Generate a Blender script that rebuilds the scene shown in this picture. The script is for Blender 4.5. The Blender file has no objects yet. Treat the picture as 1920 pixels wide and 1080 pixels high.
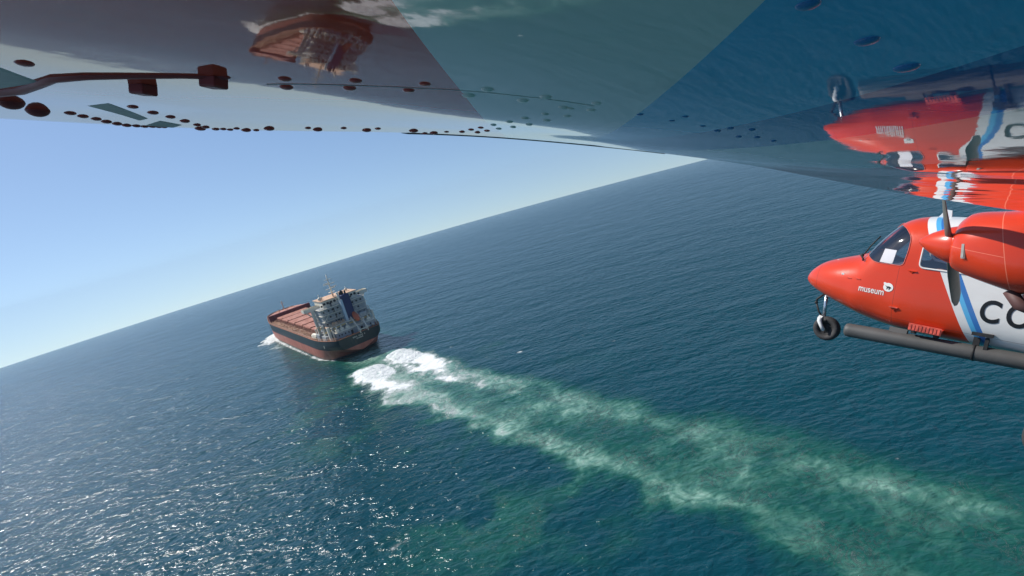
import bpy, bmesh, math, random
import numpy as np
from mathutils import Matrix, Vector
random.seed(4); rng = np.random.default_rng(4)
scene = bpy.context.scene
col = scene.collection

# ------------------------------------------------------------------ camera
CW = Matrix(((0.9649, 0.25648, 0.0565), (0.0, 0.21513, -0.97659), (-0.26263, 0.9423, 0.20758)))
cam = bpy.data.cameras.new("camera"); camo = bpy.data.objects.new("camera", cam); col.objects.link(camo)
cam.sensor_width = 36; cam.lens = 18.75; cam.clip_start = 0.01; cam.clip_end = 20000
camo.matrix_world = Matrix.Translation((0, 0, 60)) @ CW.to_4x4()
scene.camera = camo
# ------------------------------------------------------------------ light
SUN = Vector((-0.600, 0.285, 0.750)).normalized()
sun = bpy.data.lights.new("sun", 'SUN'); suno = bpy.data.objects.new("sun", sun); col.objects.link(suno)
sun.energy = 4.8; sun.angle = math.radians(0.6); sun.color = (1, .965, .91)
suno.rotation_euler = SUN.to_track_quat('Z', 'Y').to_euler(); suno.location = (0, 0, 300)
w = bpy.data.worlds.new("World"); scene.world = w; w.use_nodes = True
nt = w.node_tree; nt.nodes.clear()
sky = nt.nodes.new('ShaderNodeTexSky'); sky.sky_type = 'NISHITA'; sky.sun_disc = False
sky.sun_elevation = math.asin(SUN.z); sky.sun_rotation = math.atan2(SUN.x, SUN.y)
sky.air_density = 1.0; sky.dust_density = .3; sky.ozone_density = 3.0; sky.altitude = 60
# the sea's own horizon lies a few degrees under eye level, so the sky reaches down to it
tc = nt.nodes.new('ShaderNodeTexCoord'); va = nt.nodes.new('ShaderNodeVectorMath'); va.operation = 'ADD'; va.inputs[1].default_value = (0, 0, .14)
vn_ = nt.nodes.new('ShaderNodeVectorMath'); vn_.operation = 'NORMALIZE'
nt.links.new(tc.outputs['Generated'], va.inputs[0]); nt.links.new(va.outputs[0], vn_.inputs[0]); nt.links.new(vn_.outputs[0], sky.inputs[0])
bg = nt.nodes.new('ShaderNodeBackground'); bg.inputs[1].default_value = 0.115
wo = nt.nodes.new('ShaderNodeOutputWorld'); nt.links.new(sky.outputs[0], bg.inputs[0]); nt.links.new(bg.outputs[0], wo.inputs[0])
scene.view_settings.view_transform = 'Standard'; scene.view_settings.look = 'None'
scene.view_settings.exposure = 0.0; scene.view_settings.gamma = 1
scene.cycles.max_bounces = 8; scene.cycles.transparent_max_bounces = 12; scene.cycles.volume_bounces = 0
scene.cycles.sample_clamp_indirect = 6; scene.cycles.use_denoising = True

# ------------------------------------------------------------------ node helpers
class N:
    def __init__(s, name):
        s.m = bpy.data.materials.new(name); s.m.use_nodes = True; s.t = s.m.node_tree
        s.b = s.t.nodes['Principled BSDF']; s.out = s.t.nodes['Material Output']
    def put(s, sock, v):
        if hasattr(v, 'links') or isinstance(v, bpy.types.NodeSocket): s.t.links.new(v, sock)
        elif isinstance(v, (tuple, list)) and len(v) == 3 and sock.type == 'RGBA': sock.default_value = (*v, 1)
        else: sock.default_value = v
    def math(s, op, a, b=0.0, c=None, clamp=False):
        n = s.t.nodes.new('ShaderNodeMath'); n.operation = op; n.use_clamp = clamp
        s.put(n.inputs[0], a); s.put(n.inputs[1], b)
        if c is not None: s.put(n.inputs[2], c)
        return n.outputs[0]
    def add(s, a, b): return s.math('ADD', a, b)
    def sub(s, a, b): return s.math('SUBTRACT', a, b)
    def mul(s, a, b): return s.math('MULTIPLY', a, b)
    def gt(s, a, b): return s.math('GREATER_THAN', a, b)
    def lt(s, a, b): return s.math('LESS_THAN', a, b)
    def ramp01(s, v, lo, hi, a=0., b=1., smooth=True):
        n = s.t.nodes.new('ShaderNodeMapRange'); n.interpolation_type = 'SMOOTHSTEP' if smooth else 'LINEAR'
        s.put(n.inputs[0], v); n.inputs[1].default_value = lo; n.inputs[2].default_value = hi
        n.inputs[3].default_value = a; n.inputs[4].default_value = b
        return n.outputs[0]
    def mix(s, f, a, b):
        n = s.t.nodes.new('ShaderNodeMix'); n.data_type = 'RGBA'
        s.put(n.inputs[0], f); s.put(n.inputs[6], a); s.put(n.inputs[7], b); return n.outputs[2]
    def coord(s, kind='Object'): return s.t.nodes.new('ShaderNodeTexCoord').outputs[kind]
    def sep(s, v):
        n = s.t.nodes.new('ShaderNodeSeparateXYZ'); s.put(n.inputs[0], v); return n.outputs
    def mapping(s, v, scale=(1, 1, 1), rot=(0, 0, 0), loc=(0, 0, 0)):
        n = s.t.nodes.new('ShaderNodeMapping'); s.put(n.inputs[0], v)
        n.inputs['Scale'].default_value = scale; n.inputs['Rotation'].default_value = rot; n.inputs['Location'].default_value = loc
        return n.outputs[0]
    def noise(s, v, scale, detail=3., rough=.5, dist=0., out=0):
        n = s.t.nodes.new('ShaderNodeTexNoise'); s.put(n.inputs['Vector'], v)
        n.inputs['Scale'].default_value = scale; n.inputs['Detail'].default_value = detail
        n.inputs['Roughness'].default_value = rough; n.inputs['Distortion'].default_value = dist
        return n.outputs[out]
    def attr(s, name):
        n = s.t.nodes.new('ShaderNodeAttribute'); n.attribute_name = name; return n.outputs['Fac']
    def bump(s, h, dist, strength=1., normal=None):
        n = s.t.nodes.new('ShaderNodeBump'); n.inputs['Strength'].default_value = strength; n.inputs['Distance'].default_value = dist
        s.put(n.inputs['Height'], h)
        if normal is not None: s.put(n.inputs['Normal'], normal)
        return n.outputs[0]
    def set(s, **k):
        names = dict(base='Base Color', rough='Roughness', metal='Metallic', normal='Normal', coat='Coat Weight',
                     coatr='Coat Roughness', ior='IOR', spec='Specular IOR Level', alpha='Alpha', trans='Transmission Weight')
        for a, v in k.items(): s.put(s.b.inputs[names[a]], v)
        return s.m
def simple(name, base, rough=.5, metal=0., var=.12, scale=6., spec=.5, coat=0., bump=0.):
    n = N(name); c = n.coord()
    f = n.noise(c, scale, 4, .6)
    d = tuple(x*(1-var) for x in base); l = tuple(min(1, x*(1+var)) for x in base)
    n.set(base=n.mix(n.ramp01(f, .3, .7), d, l), rough=rough, metal=metal, spec=spec, coat=coat)
    if bump: n.set(normal=n.bump(n.noise(c, scale*3, 5, .6), bump))
    return n.m

# ------------------------------------------------------------------ object helpers
def tag(o, label=None, cat=None, group=None, kind=None):
    for k, v in (('label', label), ('category', cat), ('group', group), ('kind', kind)):
        if v: o[k] = v
    return o
def empty(name, loc=(0, 0, 0), mat=None):
    o = bpy.data.objects.new(name, None); col.objects.link(o)
    o.matrix_world = mat if mat is not None else Matrix.Translation(loc)
    o.empty_display_size = .2
    return o
OFF = Vector((0, 0, 0))
class MB:
    def __init__(s): s.v = []; s.f = []; s.smooth = []; s.off = OFF.copy()
    def addm(s, vs, fs, smooth=False):
        b = len(s.v); o_ = s.off; s.v += [(v[0]+o_[0], v[1]+o_[1], v[2]+o_[2]) for v in vs]; s.f += [tuple(b+i for i in f) for f in fs]; s.smooth += [smooth]*len(fs); return s
    def box(s, x0, x1, y0, y1, z0, z1):
        v = [(x, y, z) for z in (z0, z1) for y in (y0, y1) for x in (x0, x1)]
        return s.addm(v, [(0, 2, 3, 1), (4, 5, 7, 6), (0, 1, 5, 4), (2, 6, 7, 3), (0, 4, 6, 2), (1, 3, 7, 5)])
    def obox(s, a, b, wd, ht, up=(0, 0, 1)):   # beam from a to b
        a = Vector(a); b = Vector(b); d = (b-a).normalized(); u = Vector(up)
        sd = d.cross(u)
        if sd.length < 1e-4: sd = d.cross(Vector((1, 0, 0)))
        sd.normalize(); u = sd.cross(d).normalized()
        v = [p + sd*i*wd/2 + u*j*ht/2 for p in (a, b) for j in (-1, 1) for i in (-1, 1)]
        return s.addm(v, [(0, 2, 3, 1), (4, 5, 7, 6), (0, 1, 5, 4), (2, 6, 7, 3), (0, 4, 6, 2), (1, 3, 7, 5)])
    def tube(s, pts, r, n=12, caps=True):
        pts = [Vector(p) for p in pts]; rs = r if isinstance(r, (list, tuple)) else [r]*len(pts)
        vs = []; fs = []; ref = None
        for i, p in enumerate(pts):
            d = (pts[min(i+1, len(pts)-1)] - pts[max(i-1, 0)]).normalized()
            if ref is None: ref = d.cross(Vector((0, 0, 1)) if abs(d.z) < .9 else Vector((1, 0, 0))).normalized()
            a = (ref - d*ref.dot(d)).normalized(); ref = a; b = d.cross(a)
            for k in range(n):
                t = 2*math.pi*k/n; vs.append(p + (a*math.cos(t)+b*math.sin(t))*rs[i])
        for i in range(len(pts)-1):
            for k in range(n):
                k2 = (k+1) % n; fs.append((i*n+k, i*n+k2, (i+1)*n+k2, (i+1)*n+k))
        if caps: fs.append(tuple(range(n-1, -1, -1))); fs.append(tuple(range((len(pts)-1)*n, len(pts)*n)))
        return s.addm(vs, fs, True)
    def lathe(s, prof, axis_o, axis_d, n=32):   # prof: (dist along axis, radius)
        o = Vector(axis_o); d = Vector(axis_d).normalized()
        return s.tube_raw([(o+d*t, r) for t, r in prof], d, n)
    def tube_raw(s, pr, d, n):
        a = d.cross(Vector((0, 0, 1)) if abs(d.z) < .9 else Vector((1, 0, 0))).normalized(); b = d.cross(a)
        vs = []; fs = []
        for p, r in pr:
            for k in range(n):
                t = 2*math.pi*k/n; vs.append(p+(a*math.cos(t)+b*math.sin(t))*r)
        for i in range(len(pr)-1):
            for k in range(n):
                k2 = (k+1) % n; fs.append((i*n+k, i*n+k2, (i+1)*n+k2, (i+1)*n+k))
        return s.addm(vs, fs, True)
    def sphere(s, c, r, n=12, m=8, sc=(1, 1, 1)):
        vs = []; fs = []
        for j in range(m+1):
            ph = math.pi*j/m
            for k in range(n):
                t = 2*math.pi*k/n
                vs.append((c[0]+r*sc[0]*math.sin(ph)*math.cos(t), c[1]+r*sc[1]*math.sin(ph)*math.sin(t), c[2]+r*sc[2]*math.cos(ph)))
        for j in range(m):
            for k in range(n):
                k2 = (k+1) % n; fs.append((j*n+k, (j+1)*n+k, (j+1)*n+k2, j*n+k2))
        return s.addm(vs, fs, True)
    def build(s, name, mat, parent=None, label=None, clean=True):
        me = bpy.data.meshes.new(name); me.from_pydata(s.v, [], s.f); me.materials.append(mat)
        me.polygons.foreach_set('use_smooth', s.smooth)
        if clean:
            bm = bmesh.new(); bm.from_mesh(me); bmesh.ops.remove_doubles(bm, verts=bm.verts, dist=1e-6)
            bmesh.ops.recalc_face_normals(bm, faces=bm.faces); bm.to_mesh(me); bm.free()
        me.update()
        o = bpy.data.objects.new(name, me); col.objects.link(o)
        if parent is not None: o.parent = parent
        if label: o['label'] = label
        return o
def from_bm(name, bm, mat, parent=None, smooth=True):
    me = bpy.data.meshes.new(name)
    for f in bm.faces: f.smooth = smooth
    bm.to_mesh(me); me.materials.append(mat); me.update()
    o = bpy.data.objects.new(name, me); col.objects.link(o)
    if parent is not None: o.parent = parent
    return o
def pchip(X, Y, x):
    X = np.array(X, float); Y = np.array(Y, float)
    if X[0] > X[-1]: X = X[::-1]; Y = Y[::-1]
    h = np.diff(X); d = np.diff(Y)/h; m = np.zeros(len(X))
    for i in range(1, len(X)-1):
        if d[i-1]*d[i] > 0:
            w1 = 2*h[i]+h[i-1]; w2 = h[i]+2*h[i-1]; m[i] = (w1+w2)/(w1/d[i-1]+w2/d[i])
    m[0] = d[0]; m[-1] = d[-1]
    x = np.clip(x, X[0], X[-1]); i = np.clip(np.searchsorted(X, x)-1, 0, len(h)-1)
    t = (x-X[i])/h[i]
    return ((1+2*t)*(1-t)**2*Y[i] + t*(1-t)**2*h[i]*m[i] + t*t*(3-2*t)*Y[i+1] + t*t*(t-1)*h[i]*m[i+1])
def vnoise(x, y, seed):
    r = np.random.default_rng(seed).random((256, 256))
    xi = np.floor(x).astype(int); yi = np.floor(y).astype(int); fx = x-xi; fy = y-yi
    fx = fx*fx*(3-2*fx); fy = fy*fy*(3-2*fy); a = xi & 255; b = yi & 255; a2 = (xi+1) & 255; b2 = (yi+1) & 255
    return (r[a, b]*(1-fx)+r[a2, b]*fx)*(1-fy)+(r[a, b2]*(1-fx)+r[a2, b2]*fx)*fy
def fbm(x, y, period, seed, octv=4, gain=.55):
    s = 0; a = 1; n = 0; f = 1/period
    for k in range(octv):
        ca, sa = math.cos(k*1.1+.4), math.sin(k*1.1+.4)
        s = s + a*vnoise((x*ca-y*sa)*f+17.3*k, (x*sa+y*ca)*f+5.1*k, seed+k); n += a; a *= gain; f *= 2.03
    return s/n*2-1
def sstep(x, a, b):
    t = np.clip((x-a)/(b-a), 0, 1); return t*t*(3-2*t)

# ================================================================== SEA
SP = (-84.0, 226.0, math.radians(126.6))     # ship's stern and heading on the water
def ship_uv(x, y):
    c, s = math.cos(SP[2]), math.sin(SP[2]); dx = x-SP[0]; dy = y-SP[1]
    return dx*c+dy*s, -dx*s+dy*c
SEA_FLAT = 600.; SEA_R = 7350.
WAKE = np.array([(-96, 243), (-86, 228), (-70, 205), (-45, 170), (-15, 132), (12, 101), (32.5, 76.5), (45.5, 55), (59, 33), (74, 8), (92, -22)], float)
WHW = np.array([8, 10, 13, 14.5, 15, 14.8, 15.5, 18, 21, 24, 26], float)
def wake_st(x, y):
    best = np.full(x.shape, 1e9); S = np.zeros(x.shape); T = np.zeros(x.shape); s0 = -18.
    for i in range(len(WAKE)-1):
        a = WAKE[i]; b = WAKE[i+1]; d = b-a; L = np.hypot(*d); d = d/L
        u = np.clip((x-a[0])*d[0]+(y-a[1])*d[1], 0, L); px = a[0]+d[0]*u; py = a[1]+d[1]*u
        ds = np.hypot(x-px, y-py); m = ds < best
        hw = WHW[i]+(WHW[i+1]-WHW[i])*u/L
        side = np.sign((x-px)*(-d[1])+(y-py)*d[0])    # + is left of travel (towards upper right in the picture)
        best = np.where(m, ds, best); S = np.where(m, s0+u, S); T = np.where(m, side*ds/hw, T); s0 += L
    return S, T
HULL_U = [-1, 0, 3, 10, 25, 60, 110, 125, 138, 146, 150]
HULL_W = [0, 0, 3, 9.5, 13.6, 14, 14, 13.2, 10, 5.5, 0]     # half breadth at the waterline
HULL_D = [7.5, 9.5, 11.2, 12.8, 14, 14, 14, 13.5, 11.5, 7.5, .3]     # half breadth at the deck
def sea_masks(x, y):
    wx_ = 5.5*fbm(x, y, 13, 201, 4); wy_ = 5.5*fbm(x, y, 13, 211, 4)      # eddies
    S0, _ = wake_st(x, y); k_ = sstep(S0, 30, 90); S, T = wake_st(x+wx_*k_, y+wy_*k_)
    w1 = fbm(x, y, 16, 11, 4); w2 = fbm(x, y, 5, 21, 4); w3 = fbm(x, y, 2.2, 31, 3)
    hwm = 14.5
    st1 = fbm(S*.30, T*hwm*1.0+.25*S*0, 4.5, 41, 5, .6); st2 = fbm(S*.5+40, T*hwm, 1.6, 43, 4, .6)     # streaks drawn out along the wake
    t = T + .22*w1 + .18*w2 + .06*w3
    body = sstep(1.30-np.abs(t), 0, .75)*sstep(S, -2, 8)
    Lb = np.exp(-((t+.70)/.30)**2); Rb = np.exp(-((t-.62)/.38)**2)
    far = np.exp(-np.maximum(S-60, 0)/130)
    near = np.exp(-np.maximum(S-34, 0)/55)
    on = sstep(S, 20, 27)
    aer = body*(.43+.16*w1+.12*w2+.08*st1)*(.62+.38*far) + on*(.30+.62*far)*(Lb*(.36+.20*w2+.14*st1)+Rb*(.27+.22*w1+.18*w2+.12*st1)) + .66*near*on*(.50*body+Lb+.85*Rb)*(1+.4*st1)
    # older turbid plumes beside the wake
    d2 = np.exp(-((T-1.9-.3*w1)/.6)**2)*sstep(S, 15, 40)*np.exp(-np.maximum(S-40, 0)/60)
    aer = aer + .36*d2*sstep(w1+w2*.5, -.1, .6)
    d3 = np.exp(-((T+2.3-.4*w1)/1.5)**2)*sstep(S, 0, 30)*np.exp(-np.maximum(S-150, 0)/80)
    aer = aer + .42*d3*sstep(w1+.4*w2, -.25, .5)
    u, v = ship_uv(x, y)
    hw = np.interp(u, HULL_U, HULL_W, 0, 0); off = np.abs(v)-hw
    al = ((u > -4) & (u < 150)).astype(float)
    aer = aer + al*np.exp(-np.maximum(off-1, 0)/(9+5*w1))*sstep(150-u, 0, 30)*(.48+.35*w2)*.95
    aer = aer + .42*np.exp(-((u+9)/12)**2-(v/15)**2)
    foam = on*(Lb*1.5+Rb*1.35+.45*body)*np.exp(-np.maximum(S-40, 0)/34)*(1+.9*st1+.5*st2)+.42*body*(Lb+.8*Rb)*np.exp(-np.maximum(S-40, 0)/110)*sstep(w2+.6*w3, -.2, .7)
    line = al*np.exp(-((off-.6-.3*w3)/1.1)**2)*sstep(u, 4, 14)*1.0
    bowd = np.exp(-np.maximum(off-1.5, 0)/(3.+3.*sstep(150-u, 0, 50)))*np.exp(-((u-136)/17)**2)*(off > -1)
    foam = foam + line + bowd*1.1 + al*.62*np.exp(-((off-2-(140-u)*.10)/(2.5+(140-u)*.05))**2)*sstep(u, 20, 90)*sstep(w2+.5*w3, -.15, .5)
    # little whitecaps and splashes on the open water
    for (cx, cy, r) in ((-38, 87, .9), (-39.0, 85.6, .7), (-72, 177, .7), (-41, 203, 1.0), (-13.5, 176, .7), (17, 163, .6), (2, 88, .4), (48, 78, .3), (-183, 290, 1.)):
        foam = foam + .62*np.exp(-(((x-cx)/1.6)**2+(y-cy)**2)/(r*r))*(1+2*w3)
    foam = foam*(1+.45*w3+.35*w2)
    wave = .35*fbm(x, y, 26, 51, 3)*np.exp(-((np.abs(T)-1.0)/.5)**2)*np.exp(-np.maximum(S-60, 0)/60)*on
    return np.clip(aer, 0, 1.3), np.clip(foam, 0, 1.4), wave
th_view = np.radians(np.concatenate([np.arange(-66, 64, .13)]))   # measured from +Y, clockwise
th_back = np.radians(np.arange(64, 294, 4.))
th = np.concatenate([th_view, th_back])
rr = np.concatenate([np.linspace(3, 48, 12), np.arange(50, 270, .62), 270*np.exp(np.linspace(0.003, math.log(2300/270), 150))])
TH, RR = np.meshgrid(th, rr); X = RR*np.sin(TH); Y = RR*np.cos(TH)
Z = -np.maximum(RR-SEA_FLAT, 0)**2/(2*SEA_R)
aer, foam, wv = sea_masks(X, Y)
Z = Z + wv*(RR < 300)
nr, nth = X.shape
verts = np.stack([X, Y, Z], -1).reshape(-1, 3)
i = np.arange(nr-1)[:, None]*nth; j = np.arange(nth)[None, :]; j2 = (j+1) % nth
quads = np.stack([i+j, i+nth+j, i+nth+j2, i+j2], -1).reshape(-1, 4)
me = bpy.data.meshes.new('sea'); me.vertices.add(len(verts)+1); nq = len(quads)
allv = np.concatenate([verts, [[0, 0, 0]]]); me.vertices.foreach_set('co', allv.ravel())
tri = np.stack([np.arange(nth), (np.arange(nth)+1) % nth, np.full(nth, len(verts))], -1)
me.loops.add(nq*4+nth*3); me.loops.foreach_set('vertex_index', np.concatenate([quads.ravel(), tri.ravel()]))
me.polygons.add(nq+nth)
me.polygons.foreach_set('loop_start', np.concatenate([np.arange(nq)*4, nq*4+np.arange(nth)*3]))
me.polygons.foreach_set('use_smooth', np.ones(nq+nth, bool))
me.update(calc_edges=True); me.validate()
for nm, a in (('aeration', aer), ('foam', foam)):
    at = me.attributes.new(nm, 'FLOAT', 'POINT'); at.data.foreach_set('value', np.concatenate([a.ravel(), [0]]).astype(np.float32))
n = N('sea_water'); P = n.coord('Object')
fine = n.noise(n.mapping(P, (.8, 1.3, 1)), 1.1, 5, .6, .4)
med = n.noise(n.mapping(P, (.6, 1.2, 1), (0, 0, .35)), .22, 4, .55, .6)
a = n.attr('aeration'); fo = n.attr('foam')
a2 = n.math('ADD', a, n.mul(n.sub(n.noise(n.mapping(P, (1, 1, 1)), .24, 5, .6, 2.2), .5), n.mul(a, 1.15)), clamp=True)
cr = n.t.nodes.new('ShaderNodeValToRGB'); n.t.links.new(a2, cr.inputs[0]); e = cr.color_ramp.elements
e[0].position = 0; e[0].color = (.0015, .046, .063, 1); e[1].position = 1; e[1].color = (.34, .47, .40, 1)
for p_, c_ in ((.18, (.003, .052, .058, 1)), (.42, (.010, .084, .066, 1)), (.62, (.055, .165, .125, 1)), (.82, (.17, .32, .25, 1))):
    q = e.new(p_); q.color = c_
fn = n.noise(n.mapping(P, (1, 1, 1)), .75, 8, .72, 1.2)
ff = n.ramp01(n.add(fo, n.mul(n.sub(fn, .5), 1.7)), .30, 1.15)
ff = n.mul(ff, n.ramp01(fo, .04, .16))
# stray streaks of foam in aerated water
vn = n.noise(n.mapping(P, (.25, .25, 1)), 1.0, 6, .7, 2.5)
ridge = n.math('ABSOLUTE', n.sub(vn, .5))
st = n.mul(n.ramp01(ridge, .0, .016, 1, 0), n.mul(n.ramp01(a, .25, .6, 0, .55), n.ramp01(n.noise(P, .12, 3), .48, .62)))
ff = n.math('MAXIMUM', ff, st)
base = n.mix(ff, cr.outputs[0], (.82, .84, .82))
n.set(base=base, rough=n.ramp01(ff, 0, 1, .125, .7), ior=1.333, spec=.36)
big = n.noise(n.mapping(P, (.030, .055, 1), (0, 0, .25)), 1., 2, .5)
w_ = n.noise(n.mapping(P, (.10, .20, 1), (0, 0, -.2)), 1., 3, .6, .3)
w2_ = n.noise(n.mapping(P, (.42, .70, 1), (0, 0, .15)), 1., 4, .5, .4)
w3_ = n.noise(n.mapping(P, (1.5, 2.2, 1), (0, 0, .1)), 1., 3, .5, .3)
hgt = n.add(n.mul(big, 1.3), n.add(n.mul(w_, 1.05), n.add(n.mul(w2_, .53), n.mul(w3_, .06))))
hgt = n.add(hgt, n.mul(ff, .35))
n.set(normal=n.bump(hgt, 1.15))
me.materials.append(n.m)
sea = bpy.data.objects.new('sea', me); col.objects.link(sea)
tag(sea, 'dark blue rippled open sea with the green churned wake of the ship', 'sea', kind='structure')

# foam mounds
nf = N('white_foam'); P = nf.coord()
f1 = nf.noise(P, .8, 8, .7, .8)
nf.set(base=nf.mix(nf.ramp01(f1, .30, .52), (.36, .50, .44), (.86, .88, .86)), rough=.75, normal=nf.bump(f1, .9))
def foam_patch(name, x0, x1, y0, y1, step, hf, label):
    gx = np.arange(x0, x1, step); gy = np.arange(y0, y1, step); GX, GY = np.meshgrid(gx, gy)
    H = hf(GX, GY); keep = H > -.12
    q = keep[:-1, :-1] & keep[1:, :-1] & keep[:-1, 1:] & keep[1:, 1:]
    idx = np.arange(GX.size).reshape(GX.shape)
    fa = np.stack([idx[:-1, :-1][q], idx[:-1, 1:][q], idx[1:, 1:][q], idx[1:, :-1][q]], -1)
    used = np.unique(fa); mp = -np.ones(GX.size, int); mp[used] = np.arange(len(used))
    V = np.stack([GX.ravel(), GY.ravel(), H.ravel()], -1)[used]
    m_ = bpy.data.meshes.new(name); m_.from_pydata(V.tolist(), [], mp[fa].tolist()); m_.materials.append(nf.m)
    m_.polygons.foreach_set('use_smooth', [True]*len(m_.polygons)); m_.update()
    o = bpy.data.objects.new(name, m_); col.objects.link(o)
    return tag(o, label, 'foam', kind='stuff')
def lobes(x, y):
    h = np.full(x.shape, -1.)
    ax = np.array((.60, -.80)); 
    for (cx, cy, L, Wd, ht) in ((-73.5, 197.5, 30, 6.2, 1.9), (-66., 212.5, 34, 5.2, 1.7)):
        u = (x-cx)*ax[0]+(y-cy)*ax[1]; v = -(x-cx)*ax[1]+(y-cy)*ax[0]
        front = np.sqrt(np.maximum(1-(np.minimum(u, 0)/5.5)**2-(v/Wd)**2, 0)+0*u)
        tail = np.sqrt(np.maximum(1-(v/(Wd*(1+np.maximum(u, 0)*.012)))**2, 0))*np.clip(1-np.maximum(u, 0)/L, 0, 1)
        hh = np.where(u < 0, front, tail)*ht - .25 + .6*fbm(x, y, 3.2, 71, 5, .62)*sstep(np.where(u < 0, front, tail), 0, .4)*(1+np.maximum(u, 0)*.02) - np.maximum(u, 0)*.035
        hh = np.where((u < -5.5), -1, hh); h = np.maximum(h, hh)
    return h
foam_patch('stern_foam', -90, -30, 155, 226, .28, lobes, 'thick white churned foam boiling up just behind the ship\'s stern')
def bowf(x, y):
    u, v = ship_uv(x, y); hw = np.interp(u, HULL_U, HULL_W, 0, 0)
    off = np.abs(v)-hw
    r = np.exp(-((u-133)/18)**2)*2.0
    wd = 2.6+np.clip((146-u), 0, 60)*.20
    h = r*np.exp(-np.maximum(off, 0)/wd)*(1+.4*fbm(x, y, 3, 81, 5, .6)) - .55 + 1.1*fbm(x, y, 4, 85, 5, .65)*sstep(r*np.exp(-np.maximum(off, 0)/wd), 0, .6)
    return np.where((off < -1.5) | (u > 156), -1, h)
foam_patch('bow_foam', -215, -120, 285, 365, .4, bowf, 'white bow wave foam curling along the front of the ship\'s hull')
exec_after = []
# ================================================================== SHIP
ship = empty('cargo_ship', mat=Matrix.Translation((SP[0], SP[1], 0)) @ Matrix.Rotation(SP[2], 4, 'Z'))
tag(ship, 'bulk carrier with dark green and rust red hull, grey deckhouse and navy funnel, sailing away', 'cargo ship')
DK = 10.0
def weather(name, c1, c2, rough=.6, sc=.5, stretch=(1, 1, .15)):
    n = N(name); c = n.coord(); f = n.noise(n.mapping(c, stretch), sc, 6, .65, .3)
    n.set(base=n.mix(n.ramp01(f, .35, .68), c1, c2), rough=rough); return n.m
n = N('hull_paint'); c = n.coord(); z = n.sep(c)[2]
st1 = n.noise(n.mapping(c, (.25, .25, .05)), 1.4, 6, .7); st2 = n.noise(c, .12, 4, .6)
gr = n.mix(n.ramp01(st1, .4, .7), (.005, .015, .016), (.014, .034, .032))
gr = n.mix(n.ramp01(n.add(n.mul(st1, .6), n.mul(st2, .4)), .56, .62, 0, .35), gr, (.12, .05, .03))
rd = n.mix(n.ramp01(st1, .35, .7), (.42, .105, .06), (.56, .20, .13))
rd = n.mix(n.ramp01(n.add(z, n.mul(st2, 1.2)), .8, 1.8), (.14, .075, .05), rd)
edge = n.gt(n.add(z, n.mul(n.sub(st2, .5), .25)), 5.4)
n.set(base=n.mix(edge, rd, gr), rough=.45)
M_hull = n.m
M_deck = weather('deck_red_oxide', (.16, .055, .04), (.26, .11, .075), .8, .6, (1, 1, 1))
M_tan = weather('tan_pipe_paint', (.50, .30, .18), (.74, .50, .34), .7, .9, (1, 1, 1))
M_maroon = weather('maroon_paint', (.12, .022, .028), (.20, .045, .045), .6)
M_hatch = weather('hatch_pink_oxide', (.46, .18, .115), (.66, .34, .245), .65, .35, (1, 1, 1))
M_white = weather('off_white_paint', (.66, .60, .47), (.82, .77, .64), .5, .3)
M_grey = weather('deckhouse_grey', (.27, .29, .30), (.40, .42, .42), .5, .25)
M_boom = weather('boom_ochre', (.52, .36, .14), (.70, .52, .24), .6)
M_navy = simple('funnel_navy', (.006, .016, .085), .4)
M_dark = simple('dark_opening', (.012, .012, .014), .6)
M_orange = simple('lifeboat_orange', (.58, .13, .05), .4)
M_rust = weather('winch_brown', (.28, .10, .045), (.50, .22, .11), .7, 1.2, (1, 1, 1))
M_glass = simple('wheelhouse_glass', (.02, .03, .035), .1)
# hull
us = np.concatenate([[0], np.linspace(1, 30, 16), np.linspace(34, 110, 12), np.linspace(114, 150, 20)])
prof = []
for u in us:
    hw = float(pchip(HULL_U, HULL_W, np.array([u]))[0]); hd = float(pchip(HULL_U, HULL_D, np.array([u]))[0])
    zk = float(pchip([0, 3, 8, 14, 24, 150], [2.6, 1.9, .6, -1.4, -5, -5], np.array([u]))[0])
    zd = DK + 2.6*float(sstep(u, 124, 140)) + .5*float(sstep(30-u, 10, 30))
    rake = float(sstep(u, 132, 150))
    row = []
    for k in range(11):
        f = k/10; zz = zk+(zd-zk)*f
        if zz < 0: b = hw*max(0, 1-(zz/-5.5)**2)*.96 if zk < -1.4 else hw*(.2+.8*max(0, (zz-zk)/max(.01, -zk)))
        else:
            g = zz/zd
            if zk > 0: g0 = (zz-zk)/(zd-zk); b = hd*(1-(1-min(1, g0*1.15))**2.6)
            else: b = hw+(hd-hw)*min(1, g*1.5)**.8
        uu = u + rake*(zz-8)*.22*(u/150)
        if u <= 1: uu = u - .10*(zz-zk)
        row.append((uu, max(b, .02), zz))
    prof.append(row)
vs = []; fs = []; K = 11
for row in prof:
    vs += [(a, b, c) for a, b, c in row] + [(a, -b, c) for a, b, c in row]
for i_ in range(len(prof)-1):
    for k in range(K-1):
        a0 = i_*2*K+k; b0 = (i_+1)*2*K+k
        fs.append((a0, b0, b0+1, a0+1)); fs.append((a0+K, a0+K+1, b0+K+1, b0+K))
    fs.append((i_*2*K, i_*2*K+K, (i_+1)*2*K+K, (i_+1)*2*K))
for k in range(K-1): fs.append((k, k+1, K+k+1, K+k))
m = MB(); m.addm(vs, fs, False); hull = m.build('hull', M_hull, ship)
for p in hull.data.polygons: p.use_smooth = abs(p.normal.z) < .9 and p.center.x > 1.2
# main deck sheet (inside the bulwark)
m = MB(); top = [r[K-1] for r in prof]
vs = []; fs = []
for a, b, c in top: vs += [(a, b-.15, c-.35), (a, -(b-.15), c-.35)]
for i_ in range(len(top)-1): fs.append((2*i_, 2*i_+2, 2*i_+3, 2*i_+1))
m.addm(vs, fs); m.build('deck', M_deck, ship)
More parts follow.
